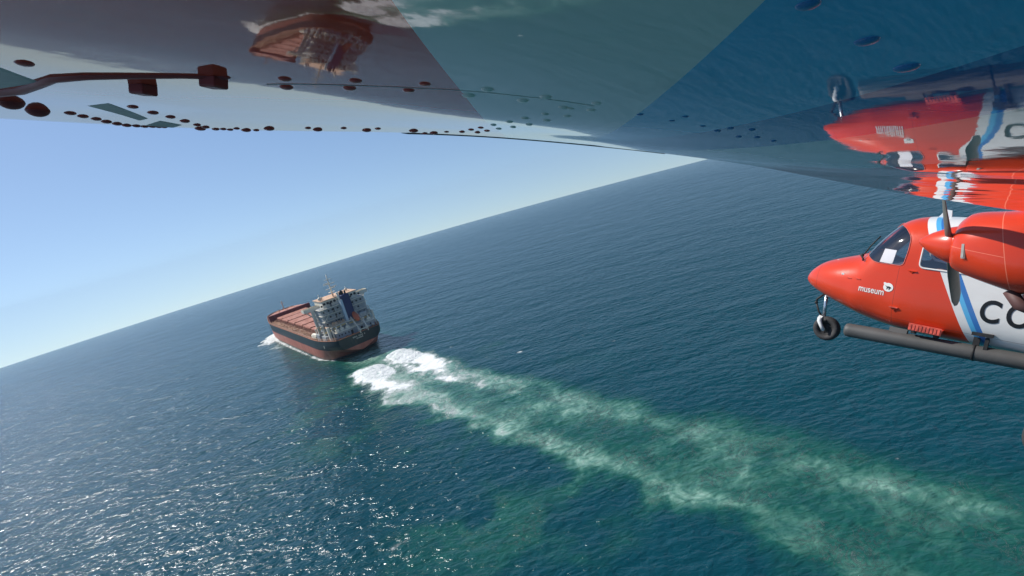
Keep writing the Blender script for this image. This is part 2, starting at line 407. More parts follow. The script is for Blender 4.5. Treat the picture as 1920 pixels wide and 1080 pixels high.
# bulwark rail cap
for sgn in (1, -1):
    m = MB(); pts = [(a, sgn*b, c+.05) for a, b, c in top]
    m.tube(pts, .16, 6); m.build('bulwark_rail', M_rust, ship)
m = MB(); m.tube([(top[0][0], s_*top[0][1], top[0][2]+.05) for s_ in (-1, 1)], .16, 6); m.build('bulwark_rail', M_rust, ship)
for sgn in (1, -1):      # open railing with stanchions
    m = MB(); rail = [(a, sgn*(b-.2), c+1.05) for a, b, c in top if a < 124]
    m.tube(rail, .07, 5); m.tube([(a, b, c-.45) for a, b, c in rail], .05, 5)
    for u in np.arange(1, 124, 2.0):
        b = float(pchip(HULL_U, HULL_D, np.array([u]))[0])-.2
        m.box(u-.05, u+.05, sgn*b-.05, sgn*b+.05, DK-.2, DK+1.05)
    m.build('railing', M_white if False else M_tan, ship)
# hatches
hs = [29, 45.4, 61.8, 78.2, 94.6, 110]
for hi, h0 in enumerate(hs):
    L = 13.2 if hi < 5 else 11.6
    m = MB(); m.box(h0, h0+L, -8.6, 8.6, DK-.4, DK+1.5)
    for k in range(9): m.box(h0+L*k/8-.12, h0+L*k/8+.12, -8.95, 8.95, DK-.4, DK+1.35)
    co = m.build('hatch_coaming', M_maroon, ship)
    nsl = 4
    for k in range(nsl):
        a = h0-.2+(L+.4)*k/nsl+.30; b = h0-.2+(L+.4)*(k+1)/nsl-.75
        m = MB(); m.box(a, b, -9.1, 9.1, DK+1.55, DK+2.35)
        for q in range(7): m.box(a-.02, b+.02, -8+q*2.66-.1, -8+q*2.66+.1, DK+2.3, DK+2.42)
        c_ = m.build('hatch_cover', M_hatch, ship)
# cross-deck machinery between hatches
for h0 in hs[1:]:
    for v in (-6, -2.5, 1.5, 5.5):
        m = MB(); m.box(h0-2.5, h0-.8, v-.7, v+.7, DK-.3, DK+1.1+random.random()*.8); m.box(h0-2.0, h0-1.2, v-.3, v+.3, DK+1, DK+2.2); m.build('deck_machine', M_rust, ship)
    m = MB(); m.tube([(h0-1.7, 8.6, DK-.3), (h0-1.7, 8.6, DK+2.8)], .35, 8); m.build('vent_post', M_rust, ship)
# side deck pipes, vents and frames
for sgn in (1, -1):
    m = MB()
    for u in np.arange(27, 123, 1.6):
        b = 12.9 if u < 112 else 12.4
        h = .5+random.random()*1.3; vv = sgn*(10.4+random.random()*2.2)
        m.box(u-.18, u+.18, vv-.18, vv+.18, DK-.35, DK+h)
        if random.random() < .5: m.box(u-.5, u+.5, vv-.35, vv+.35, DK+h-.3, DK+h+.1)
        m.obox((u, sgn*9.2, DK+1.4), (u+.2, sgn*12.6, DK+.1), .12, .12)
    for q in (10.6, 11.3, 12.0):
        m.tube([(26, sgn*q, DK+.25), (122, sgn*q, DK+.25)], .13, 6)
    m.build('deck_piping', M_tan, ship)
# forecastle
m = MB(); m.box(124.5, 126.2, -12.9, 12.9, DK-.4, DK+4.2); 
for k in range(9): m.box(123.9, 124.5, -12.3+k*3.07, -12.3+k*3.07+.3, DK-.4, DK+3.8)
m.build('breakwater', M_maroon, ship)
m = MB()
for a, b in ((126.8, 129.6), (130.2, 133), (133.6, 136)):
    for v0 in (-11, -5.4, .3, 5.9):
        sc_ = 1 if a < 130 else (.85 if a < 133 else .7)
        m.box(a, b, v0*sc_, (v0+4.9)*sc_, DK+2.6, DK+3.9)
m.build('forecastle_hatch', M_hatch, ship)
m = MB(); m.tube([(140, 0, DK+2), (140, 0, DK+9)], .25, 8); m.box(139.9, 140.1, -1.2, 1.2, DK+7.6, DK+7.8); m.build('foremast', M_tan, ship)
for v in (-4, 4):
    m = MB(); m.tube([(138, v-1.2, DK+3.4), (138, v+1.2, DK+3.4)], .8, 10); m.box(137, 139, v-1.5, v+1.5, DK+2.4, DK+2.9); m.build('windlass', M_rust, ship)
# lower aft house
OFF = Vector((-4, 0, 0))
m = MB(); m.box(6.5, 26.5, -9.3, 8.8, DK-.3, DK+3.0); m.box(9.5, 26.4, -8.8, 8.2, DK+3.0, DK+5.6); house = m.build('aft_house', M_grey, ship)
def windows(parent, u, rows, vs_, wv=.55, hz=.75, d=.04):
    m = MB()
    for z_ in rows:
        for v in vs_: m.box(u-d, u+.02, v-wv/2, v+wv/2, z_, z_+hz)
    m.build('window', M_dark, parent)
for v in (-7.4, -5.4, 3.0, 4.6, 6.2, 7.4): windows(house, 6.5, [DK+1.3], [v])
m = MB(); m.box(6.44, 6.5, 1.0, 2.0, DK, DK+2.1); m.build('door', M_dark, house)
m = MB(); m.box(6.44, 6.5, -3.6, -2.6, DK, DK+2.1); m.build('door', M_dark, house)
for (u0, u1, v0, v1, z0) in ((5.9, 9.4, -9.6, 9.1, DK+3.0), (8.9, 20, -9.1, 8.6, DK+5.6)):
    m = MB(); m.box(u0, u1, v0, v1, z0, z0+.22); m.build('deck_ledge', M_white, ship)
    m = MB()
    pts = [(u1, v0+.1), (u0+.1, v0+.1), (u0+.1, v1-.1), (u1, v1-.1)]
    for zz in (.65, 1.15): m.tube([(a, b, z0+zz) for a, b in pts], .05, 5)
    for a in range(3):
        p, q = pts[a], pts[a+1]; nn = max(2, int(math.hypot(p[0]-q[0], p[1]-q[1])/1.6))
        for k in range(nn+1):
            xx = p[0]+(q[0]-p[0])*k/nn; yy = p[1]+(q[1]-p[1])*k/nn; m.box(xx-.04, xx+.04, yy-.04, yy+.04, z0+.2, z0+1.15)
    m.build('railing', M_white, ship)
# accommodation tower
OFF = Vector((-11, 0, 0))
acc = MB(); acc.box(20, 33, -10.2, 10.2, DK+3, DK+14.2); acc = acc.build('accommodation_block', M_grey, ship)
for k in range(4):
    z0 = DK+5.6+k*2.8
    m = MB(); m.box(18.7, 20, -10.5, 10.5, z0-.16, z0); m.box(20, 33.3, 10.2, 10.6, z0-.16, z0); m.build('deck_ledge', M_white, acc)
    m = MB(); m.tube([(18.8, -10.4, z0+1.05), (18.8, 10.4, z0+1.05)], .06, 5); m.tube([(18.8, -10.4, z0+.55), (18.8, 10.4, z0+.55)], .05, 5)
    for v in np.arange(-10.4, 10.5, 1.6): m.box(18.76, 18.84, v-.04, v+.04, z0, z0+1.05)
    m.build('railing', M_white, acc)
    for v in (-8.6, -6.6, -4.6, 2.4, 4.8, 6.6, 8.8):
        if (k+int(v)) % 4 != 1: windows(acc, 20, [z0+1.0], [v], .8, .8)
    m = MB(); m.box(19.95, 20, 3.2+.4*k, 4.0+.4*k, z0+.05, z0+2.0); m.build('door', M_dark, acc)
# external stair zigzag on port aft corner
m = MB()
for k in range(4):
    z0 = DK+2.9+k*2.8; a, b = (7.2, 10.0) if k % 2 else (10.0, 7.2); m.obox((19.2, a, z0), (19.2, b, z0+2.8), .7, .15)
m.build('stairway', M_white, acc)
# bridge and wings
ZB = DK+14.2
m = MB(); m.box(21, 34, -8, 8, ZB, ZB+3.0); br = m.build('wheelhouse', M_white, ship)
for v in np.arange(-7.2, 7.3, 1.6): windows(br, 21, [ZB+1.2], [v], 1.1, 1.0, .05)
m = MB(); m.box(20.6, 34.4, -8.4, 8.4, ZB+3.0, ZB+3.25); m.build('roof', M_tan, br)
for sgn in (1, -1):
    m = MB(); m.box(27, 31.5, *(sorted((sgn*7.9, sgn*15.2))), ZB-.3, ZB)
    m.box(27, 27.15, *(sorted((sgn*8, sgn*15.2))), ZB, ZB+1.15); m.box(31.35, 31.5, *(sorted((sgn*8, sgn*15.2))), ZB, ZB+1.15)
    m.box(27, 31.5, *(sorted((sgn*15.05, sgn*15.25))), ZB, ZB+1.15); wing_ = m.build('bridge_wing', M_white, ship)
    m = MB(); m.obox((29, sgn*14.2, ZB-.3), (29, sgn*10.1, ZB-5.6), .45, .5); m.build('wing_strut', M_white, ship)
    m = MB(); m.box(26.0, 27.2, *(sorted((sgn*11.2, sgn*12.4))), DK-.3, ZB-.3); m.build('wing_pillar', M_white, ship)
# port quarter frames and pillars
OFF = Vector((-4, 0, 0))
for (u, v, h) in ((15, 10.7, 7.2), (8.5, 10.5, 6.4)):
    m = MB(); m.box(u, u+1.1, v-.5, v+.6, DK-.3, DK+h); m.build('vent_pillar', M_white, ship)
m = MB(); m.box(11, 17, 9.6, 12.2, DK-.3, DK+2.3); m.build('store_house', M_grey, ship)
m = MB(); m.box(18.5, 24, 10.4, 12.8, DK-.3, DK+2.7); m.build('store_house', M_grey, ship)
m = MB(); m.obox((9.0, 10.6, DK+6.2), (22, 10.2, DK+5.4), .5, .6); m.tube([(16, 10.9, DK+7), (17, 13.6, DK+6.2)], .2, 6); m.build('crane', M_tan, ship)
m = MB(); m.box(24, 32, 11.4, 13.2, DK+.6, DK+1.8); m.sphere((28, 12.3, DK+1.9), 1., 12, 6, (4, .95, .8)); m.build('rescue_boat', M_white, ship)
# funnel
OFF = Vector((-7, 0, 0))
m = MB(); m.box(13.2, 18.4, -3.6, .2, DK+5.6, DK+17.6); fun = m.build('funnel', M_navy, ship)
bv = fun.modifiers.new('bevel', 'BEVEL'); bv.width = .5; bv.segments = 2
m = MB(); m.box(13.0, 18.6, .22, 1.25, DK+5.6, DK+15.8); m.build('funnel_lit_side', simple('lit_side_pale_blue', (.45, .55, .62), .5), ship)  # pale slab: the funnel's sunlit port side put into colour
for (u, v, h, r) in ((14.4, -2.4, 1.6, .42), (15.4, -1.0, 2.0, .5), (17, -2.0, 1.4, .42), (16.8, -.6, 1.2, .3)):
    m = MB(); m.tube([(u, v, DK+17.5), (u, v, DK+17.6+h)], r, 10); m.build('exhaust_pipe', M_dark, fun)
m = MB(); m.tube([(14.2, 1.1, DK+15.7), (14.2, 1.1, DK+18.9)], .5, 8); m.sphere((14.2, 1.1, DK+19), .6); m.build('vent_pipe', M_white, ship)
# radar mast
OFF = Vector((-11, 0, 0))
m = MB(); m.tube([(25, 1.2, ZB+3), (25, 1.2, ZB+13.5)], [.42, .2], 8)
m.box(24.8, 25.2, -1.4, 3.8, ZB+9.0, ZB+9.25); m.box(24.8, 25.2, -.3, 2.7, ZB+11.2, ZB+11.4); m.box(24.7, 25.3, -1.0, 3.4, ZB+6.9, ZB+7.1)
m.box(24.3, 25.7, -.2, 2.6, ZB+5.2, ZB+5.4); mast = m.build('radar_mast', M_white, ship)
m = MB(); m.box(24.3, 24.6, -1.6, 1.4, ZB+7.4, ZB+7.75); m.tube([(24.45, 0, ZB+7.1), (24.45, 0, ZB+7.5)], .2, 8); m.build('radar_scanner', M_white, mast)
m = MB(); m.box(24.3, 24.6, .9, 3.7, ZB+9.6, ZB+9.9); m.tube([(24.45, 2.3, ZB+9.2), (24.45, 2.3, ZB+9.7)], .2, 8); m.build('radar_scanner', M_white, mast)
m = MB(); m.tube([(24, 7.6, ZB+3), (24, 7.6, ZB+6.2)], .16, 6); m.sphere((24, 7.6, ZB+4.2), .85); m.sphere((26, 6.4, ZB+4.0), .65); m.build('satellite_dome', M_white, ship)
m = MB(); m.tube([(26, -5.5, ZB+3), (26, -5.5, ZB+5.6)], .12, 6); m.sphere((26, -5.5, ZB+4.2), .7); m.build('satellite_dome', M_white, ship)
# kingposts, davits and pipe runs that break up the aft decks
OFF = Vector((0, 0, 0))
for (u, v, h) in ((3.0, 9.6, 5.6), (9.5, 11.2, 6.8), (16.5, 11.6, 5.0), (21.5, 11.8, 4.2), (24.4, 6.2, 6.4), (24.4, -6.2, 6.4), (2.2, -4.9, 5.2), (7.5, -10.9, 5.6), (13.5, -11.6, 4.6)):
    m = MB(); m.tube([(u, v, DK-.3), (u, v, DK+h)], [.34, .22], 8); m.box(u-.7, u+.7, v-.12, v+.12, DK+h-.4, DK+h-.1); m.sphere((u, v, DK+h+.2), .42, 8, 6); m.build('kingpost', M_white, ship)
for (a, b) in (((3.0, 9.6, DK+5.2), (9.6, 11.2, DK+3.6)), ((9.5, 11.2, DK+6.4), (17, 11.8, DK+4.4)), ((4.5, -8.6, DK+4.9), (4.5, 1.0, DK+4.9)), ((4.7, 2.4, DK+5.4), (4.7, 8.2, DK+5.0))):
    m = MB(); m.obox(a, b, .42, .5); m.build('derrick_boom', M_boom, ship)
for (u, v) in ((3.5, 2.6), (3.6, 5.2), (3.4, 7.4), (3.8, -7.6)):
    m = MB(); m.box(u-.5, u+.5, v-.8, v+.8, DK+3.2, DK+4.5); m.tube([(u, v, DK+4.4), (u, v, DK+5.6)], .3, 8); m.build('deck_vent', M_white, ship)
# stern lifeboat and its ramp
OFF = Vector((-2, 0, 0))
lr = MB()
for v in (-4.5, -.9):
    lr.obox((10.5, v, DK+8.4), (.6, v, DK+1.4), .42, .6); lr.obox((10.3, v, DK+5.4), (10.3, v, DK+8.6), .42, .42); lr.obox((3.2, v, DK-.3), (3.2, v, DK+3.6), .4, .4)
    lr.obox((1.2, v, DK-.2), (1.2, v, DK+2.0), .35, .35); lr.obox((6.5, v, DK+3), (6.5, v, DK+5.6), .35, .35)
lr.obox((10.4, -4.5, DK+8.6), (10.4, -.9, DK+8.6), .4, .4); lr.obox((.9, -4.5, DK+1.5), (.9, -.9, DK+1.5), .35, .35)
lr.build('lifeboat_ramp', M_white, ship)
bm = bmesh.new(); bmesh.ops.create_uvsphere(bm, u_segments=20, v_segments=12, radius=1)
for v in bm.verts:
    x, y, z = v.co; v.co = Vector((x*3.3, y*1.25*(1-.25*max(0, x)), z*1.15+(.35 if z > .2 and x < -.1 else 0)))
ang = math.atan2(7.0, 9.9)
bmesh.ops.transform(bm, matrix=Matrix.Translation((4.6, -2.7, DK+6.9)) @ Matrix.Rotation(-ang, 4, 'Y'), verts=bm.verts)
from_bm('lifeboat', bm, M_orange, ship)
# starboard quarter posts, gallows, mooring gear
OFF = Vector((0, 0, 0))
m = MB(); m.box(3.4, 4.0, -10.6, -10.0, DK-.3, DK+6.8); m.box(10.4, 11, -11.4, -10.8, DK-.3, DK+6.6); m.obox((3.5, -10.3, DK+6.7), (10.8, -11.1, DK+6.5), .4, .5)
m.obox((10.8, -11.1, DK+6.5), (10.8, -7.2, DK+6.4), .4, .5); m.tube([(8, -10.8, DK+6.5), (8, -10.8, DK+8.8)], .25, 8); m.build('provision_gantry', M_white, ship)
m = MB(); m.box(5, 8.4, -8.2, -4.8, DK+5.8, DK+7.4); m.build('store_house', M_grey, ship)
for (u, v) in ((3.6, 3.2), (3.8, 6.6), (3.6, -7.0), (6, 9.7)):
    m = MB(); m.tube([(u, v-1.1, DK+.75), (u, v+1.1, DK+.75)], .62, 10); m.box(u-.9, u+.9, v-1.3, v-1.1, DK-.3, DK+1.3); m.box(u-.9, u+.9, v+1.1, v+1.3, DK-.3, DK+1.3); m.box(u-.7, u+.7, v+1.4, v+2.0, DK-.3, DK+.9)
    m.build('mooring_winch', M_rust, ship)
for (u, v) in ((1.6, 4.6), (1.5, -5.8), (1.8, 7.8), (1.6, 1.8), (2.0, -8.0)):
    m = MB()
    for d in (-.35, .35): m.tube([(u, v+d, DK-.3), (u, v+d, DK+.7)], .22, 8)
    m.build('bollard', M_rust, ship)
for (u, v) in ((2.6, -6.3), (2.4, -8.3), (4.8, 8.0)):
    m = MB(); m.sphere((u, v, DK+.9), .55, 10, 6); m.tube([(u, v, DK-.3), (u, v, DK+.6)], .3, 8); m.build('vent_cowl', M_white, ship)
for k in range(14):
    u = 2.5+random.random()*9; v = random.choice((-1, 1))*(9.6+random.random()*1.0); m = MB(); m.box(u-.3, u+.3, v-.3, v+.3, DK-.4, DK+.3+random.random()*1.2); m.box(u-.4, u+.4, v-.1, v+.1, DK+.2, DK+.35); m.build('deck_fitting', M_rust, ship)
# clutter on upper decks
for k in range(22):
    u = 5.6+random.random()*2.2; v = -8+random.random()*15.6
    if -4 < v < 1.6: continue
    m = MB(); m.box(u-.4, u+.4, v-.5, v+.5, DK+5.8, DK+6.4+random.random()*1.1); m.box(u-.45, u+.45, v-.55, v+.55, DK+6.3, DK+6.4); m.build('deck_locker', M_tan, ship)
# name and port of registry on the transom: short white strokes, too small to read in the photograph
m = MB()
for row, (zz, v0, nch, wd) in enumerate(((DK-1.1, 3.0, 11, .34), (DK-2.0, 1.5, 6, .34))):
    for k in range(nch):
        v = v0-k*.54-.0; xo = -.11*(zz-2.6)-.06
        if k % 5 == 4 and row == 0: continue
        m.box(xo-.1, xo-.02, v-.17, v-.08, zz, zz+.6); m.box(xo-.1, xo-.02, v+.08, v+.17, zz, zz+.6); m.box(xo-.1, xo-.02, v-.1, v+.1, zz+(.5 if k % 2 else .25), zz+(.6 if k % 2 else .35))
m.build('stern_lettering', M_white, ship)
m = MB(); b_ = float(pchip(HULL_U, HULL_D, np.array([12.]))[0]); m.box(11.6, 12.2, b_-.35, b_+.06, DK-3.2, DK-2.0); m.build('draught_mark', M_white, ship)
# ================================================================== AIRCRAFT
OFF = Vector((0, 0, 0)); HAZE_D = .00008
# local frame: x forward, y to port, z up; origin on the centre line at the propeller station, z = 0 at the wing's flat underside
AM = Matrix(((-0.61425, -0.71788, 0.32763), (0.76456, -0.64418, 0.02193), (0.19531, 0.26396, 0.94455))).to_4x4()
plane = empty('twin_engine_aircraft', mat=Matrix.Translation((4.6783, 5.4303, 58.32)) @ AM)
tag(plane, 'red and white high-wing twin propeller aircraft with blue stripes, banking over the sea', 'aircraft')
C_RED = (.68, .050, .011); C_WHITE = (.78, .78, .75); C_LB = (.10, .44, .74); C_DB = (.045, .19, .50)
def inside_dark(n, base):   # the cabin side of a skin panel is dark grey trim
    g = n.t.nodes.new('ShaderNodeNewGeometry'); return n.mix(g.outputs['Backfacing'], base, (.05, .05, .055))
def seam(n, v, pos, wd): return n.lt(n.math('ABSOLUTE', n.sub(v, pos)), wd)
# fuselage paint
n = N('fuselage_paint'); c = n.coord(); x, y, z = n.sep(c)
q = n.sub(x, n.add(.265+.477*.662, n.mul(z, .477)))          # distance in front of the slanted red edge
zone = n.mix(n.gt(q, 0.), n.mix(n.gt(q, -.075), n.mix(n.gt(q, -.118), n.mix(n.gt(q, -.165), C_WHITE, C_DB), C_LB), C_WHITE), C_RED)
dirt = n.noise(n.mapping(c, (.6, 2, 2)), 2.2, 6, .65)
zone = n.mix(n.ramp01(dirt, .45, .75, 0, .10), zone, (.25, .12, .08))
sm = n.math('MAXIMUM', seam(n, x, 1.50, .0025), n.math('MAXIMUM', seam(n, z, -1.215, .002), seam(n, x, -1.15, .003)))
sm = n.math('MAXIMUM', sm, n.mul(seam(n, x, .62, .0022), n.lt(z, -.66)))
zone = n.mix(n.mul(sm, .55), zone, (.10, .02, .015))
oil = n.noise(c, 5., 3, .5)
n.set(base=inside_dark(n, zone), rough=.28, coat=.25, normal=n.bump(oil, .006, .5)); n.put(n.b.inputs['Coat Roughness'], .12)
M_fus = n.m
def redpaint(name, sc=4.):
    n = N(name); c = n.coord(); d = n.noise(c, sc, 5, .6)
    n.set(base=n.mix(n.ramp01(d, .4, .75, 0, .25), C_RED, (.42, .03, .012)), rough=.3, coat=.3, normal=n.bump(n.noise(c, 4., 2), .006, .5)); n.put(n.b.inputs['Coat Roughness'], .15); return n.m
M_red = redpaint('red_gloss_paint')
M_wht = simple('white_gloss_paint', (.76, .76, .73), .35, var=.05, coat=.3)
M_blk = simple('black_rubber', (.018, .018, .018), .65, var=.3, scale=30)
M_tyre = simple('tyre_rubber', (.045, .043, .042), .75, var=.25, scale=25)
M_tubeg = simple('dark_grey_tube_paint', (.085, .083, .078), .55, var=.15, scale=3)
M_met = simple('brushed_aluminium', (.40, .38, .33), .45, .6, scale=20)
M_steel = simple('oleo_steel', (.6, .65, .7), .25, .8)
M_blade = simple('blade_grey', (.17, .17, .14), .42, .0, scale=9)
M_letter = simple('letter_black', (.012, .012, .013), .4)
M_lw = simple('letter_white', (.80, .79, .74), .5, var=.03)
M_seat = simple('seat_fabric', (.13, .12, .15), .9)
M_pink = simple('faded_red_step', (.62, .10, .065), .55, scale=30, var=.3)
# fuselage loft
SX = [1.685, 1.68, 1.66, 1.60, 1.50, 1.30, 1.10, 1.03, .92, .79, .70, .57, .35, 0, -3, -6.5, -8]
ST = [-1.0, -.965, -.915, -.838, -.757, -.672, -.600, -.565, -.40, -.243, -.168, -.122, -.098, -.09, -.09, -.16, -.25]
SB = [-1.0, -1.02, -1.045, -1.09, -1.14, -1.212, -1.275, -1.295, -1.32, -1.342, -1.352, -1.365, -1.37, -1.365, -1.345, -.85, -.5]
SW = [0, .045, .095, .175, .262, .382, .462, .488, .52, .548, .565, .585, .60, .605, .605, .34, .1]
SN = [2, 2, 2, 2.05, 2.1, 2.25, 2.4, 2.5, 2.7, 2.9, 3.1, 3.3, 3.5, 3.6, 3.6, 2.8, 2.2]
def sec(x):
    a = np.atleast_1d(np.array(x, float)); o = [pchip(SX, Y_, a) for Y_ in (ST, SB, SW, SN)]
    return [float(v[0]) for v in o]
def ysurf(x, z):
    t, b, hw, e = sec(x); zc = (t+b)/2; hh = max((t-b)/2, 1e-4); d = min(abs(z-zc)/hh, 1.)
    return hw*(1-d**e)**(1/e)
xs = np.concatenate([[1.6845, 1.682, 1.677, 1.67, 1.66, 1.645, 1.625], np.linspace(1.60, .5, 56), np.linspace(.47, -.8, 40), np.linspace(-.9, -8, 30)])
NR = 96; bm = bmesh.new(); rings = []
for x in xs:
    t, b, hw, e = sec(x); zc = (t+b)/2; hh = (t-b)/2; r_ = []
    for k in range(NR):
        a = 2*math.pi*k/NR; ca, sa = math.cos(a), math.sin(a)
        r_.append(bm.verts.new((x, hw*math.copysign(abs(ca)**(2/e), ca), zc+hh*math.copysign(abs(sa)**(2/e), sa))))
    rings.append(r_)
for i_ in range(len(rings)-1):
    for k in range(NR): bm.faces.new((rings[i_][k], rings[i_+1][k], rings[i_+1][(k+1) % NR], rings[i_][(k+1) % NR]))
bm.faces.new(rings[0]); bm.faces.new(rings[-1][::-1])
bmesh.ops.recalc_face_normals(bm, faces=bm.faces)
def roundpoly(pts, r, seg=4):
    o = []; n_ = len(pts)
    for i_ in range(n_):
        p = Vector(pts[i_]); a = (Vector(pts[i_-1])-p); b = (Vector(pts[(i_+1) % n_])-p)
        ra = min(r, a.length*.45, b.length*.45); p0 = p+a.normalized()*ra; p1 = p+b.normalized()*ra
        for k in range(seg+1):
            t = k/seg; o.append((p0*(1-t)**2+p*2*t*(1-t)+p1*t*t))
    return o
def cutout(bm, poly):
    c = sum(poly, Vector((0, 0)))/len(poly); R = max((p-c).length for p in poly)+.08
    n_ = len(poly)
    for i_ in range(n_):
        p = poly[i_]; d = poly[(i_+1) % n_]-p
        if d.length < 1e-5: continue
        fs = [f for f in bm.faces if (Vector((f.calc_center_median().x, f.calc_center_median().z))-c).length < R]
        g = list({e for f in fs for e in f.edges})+list({v for f in fs for v in f.verts})+fs
        nrm = Vector((-d.y, 0, d.x)).normalized()
        bmesh.ops.bisect_plane(bm, geom=g, plane_co=(p.x, 0, p.y), plane_no=nrm, dist=1e-6)
    area = sum(poly[k].x*poly[(k+1) % n_].y-poly[(k+1) % n_].x*poly[k].y for k in range(n_))
    sg = 1 if area > 0 else -1; ins = []
    for f in bm.faces:
        m_ = f.calc_center_median(); ok = True
        for i_ in range(n_):
            p = poly[i_]; d = poly[(i_+1) % n_]-p
            if sg*(d.x*(m_.z-p.y)-d.y*(m_.x-p.x)) < 0: ok = False; break
        if ok: ins.append(f)
    return ins
ws = roundpoly([(.868, -.643), (.592, -.640), (.573, -.47), (.578, -.335), (.66, -.245), (.80, -.20), (1.02, -.53), (.965, -.588)], .045)
dw = roundpoly([(.452, -.400), (.452, -.632), (-.03, -.632), (-.03, -.330), (.40, -.330)], .05)
panes = []
for poly in (ws, dw):
    ins = cutout(bm, poly)
    pb = bmesh.new(); mp = {}
    for f in ins:
        vv = []
        for v in f.verts:
            if v not in mp: mp[v] = pb.verts.new(v.co)
            vv.append(mp[v])
        pb.faces.new(vv)
    panes.append(pb); bmesh.ops.delete(bm, geom=ins, context='FACES')
fus = from_bm('fuselage', bm, M_fus, plane)
n = N('tinted_pane'); gl = n.t.nodes.new('ShaderNodeBsdfGlossy'); gl.inputs['Roughness'].default_value = .03; gl.inputs['Color'].default_value = (.9, .9, .9, 1)
tr = n.t.nodes.new('ShaderNodeBsdfTransparent'); tr.inputs[0].default_value = (.93, .92, .93, 1)
fr = n.t.nodes.new('ShaderNodeFresnel'); fr.inputs[0].default_value = 1.45
mx = n.t.nodes.new('ShaderNodeMixShader'); n.t.links.new(n.add(n.mul(fr.outputs[0], 1.5), .12), mx.inputs[0]); n.t.links.new(tr.outputs[0], mx.inputs[1]); n.t.links.new(gl.outputs[0], mx.inputs[2]); n.t.links.new(mx.outputs[0], n.out.inputs[0])
M_pane = n.m
windscreen = from_bm('windscreen', panes[0], M_pane, plane); 
pp = panes[1].copy()
for b__, sg_ in ((panes[1], 1), (pp, -1)): bmesh.ops.delete(b__, geom=[f for f in b__.faces if f.calc_center_median().y*sg_ < 0], context='FACES')
sidewin = from_bm('cabin_window', panes[1], M_pane, plane); _=from_bm('cabin_window', pp, M_pane, plane)
def surf_loop(poly, r, off, mat, name, parent, sides=(1, -1), dens=.02):
    for s_ in sides:
        pts = []
        for i_ in range(len(poly)):
            p = poly[i_]; q_ = poly[(i_+1) % len(poly)]; k_ = max(1, int((q_-p).length/dens))
            for k in range(k_):
                w_ = p+(q_-p)*k/k_
                pts.append((w_.x, s_*(ysurf(w_.x, w_.y)+off), w_.y))
        pts.append(pts[0]); m = MB(); m.tube(pts, r, 6, False); m.build(name, mat, parent)
surf_loop(dw, .009, .002, M_wht, 'window_frame', sidewin)
ws_side = [p for p in ws if p.x < .97 and p.y > -.70]
m = MB(); pts = []
for p in ws: 
    if ysurf(p.x, p.y) > .02: pts.append(p)
surf_loop(ws, .0045, .001, M_pink, 'window_seal', windscreen)
m = MB(); m.tube([(1.02-.235*t, 0, -.545+.318*t) for t in (0, .5, 1)], .014, 6); m.build('centre_post', M_red, windscreen)
# cockpit contents
m = MB(); m.box(.34, .80, -.36, .36, -1.05, -.735); m.box(.70, .90, -.40, .40, -.74, -.672); m.build('instrument_panel', M_seat, plane)
m = MB(); m.box(-.9, -.85, -.56, .56, -1.3, -.15); m.box(-.9, .62, -.42, .42, -1.2, -1.15); m.build('cabin_bulkhead', M_seat, plane)
for s_ in (.27, -.27):
    m = MB(); m.box(-.10, .30, s_-.2, s_+.2, -1.15, -.98); m.obox((-.10, s_, -1.0), (-.19, s_, -.50), .38, .09, (1, 0, 0)); m.obox((-.19, s_, -.48), (-.21, s_, -.34), .22, .08, (1, 0, 0))
    st_ = m.build('cabin_seat', M_seat, plane); b_ = st_.modifiers.new('b', 'BEVEL'); b_.width = .03; b_.segments = 2
m = MB(); m.addm([(.850, .41, -.640), (.712, .49, -.640), (.712, .42, -.495), (.84, .34, -.495), (.852, .406, -.640), (.710, .486, -.640), (.710, .416, -.495), (.842, .336, -.495)], [(0, 1, 2, 3), (4, 7, 6, 5), (0, 4, 5, 1), (1, 5, 6, 2), (2, 6, 7, 3), (3, 7, 4, 0)])
tag(m.build('paper_sheet', simple('white_paper', (.9, .9, .9), .8, var=.02)), 'white sheet of paper propped inside the cockpit windscreen', 'paper')
paper = bpy.data.objects['paper_sheet']; paper.matrix_world = plane.matrix_world.copy()
m = MB(); m.tube([(.43, .40, -.35), (.41, .42, -.50), (.37, .42, -.545), (.25, .42, -.56), (.05, .42, -.56)], .014, 8); m.build('grab_frame', M_wht, plane)

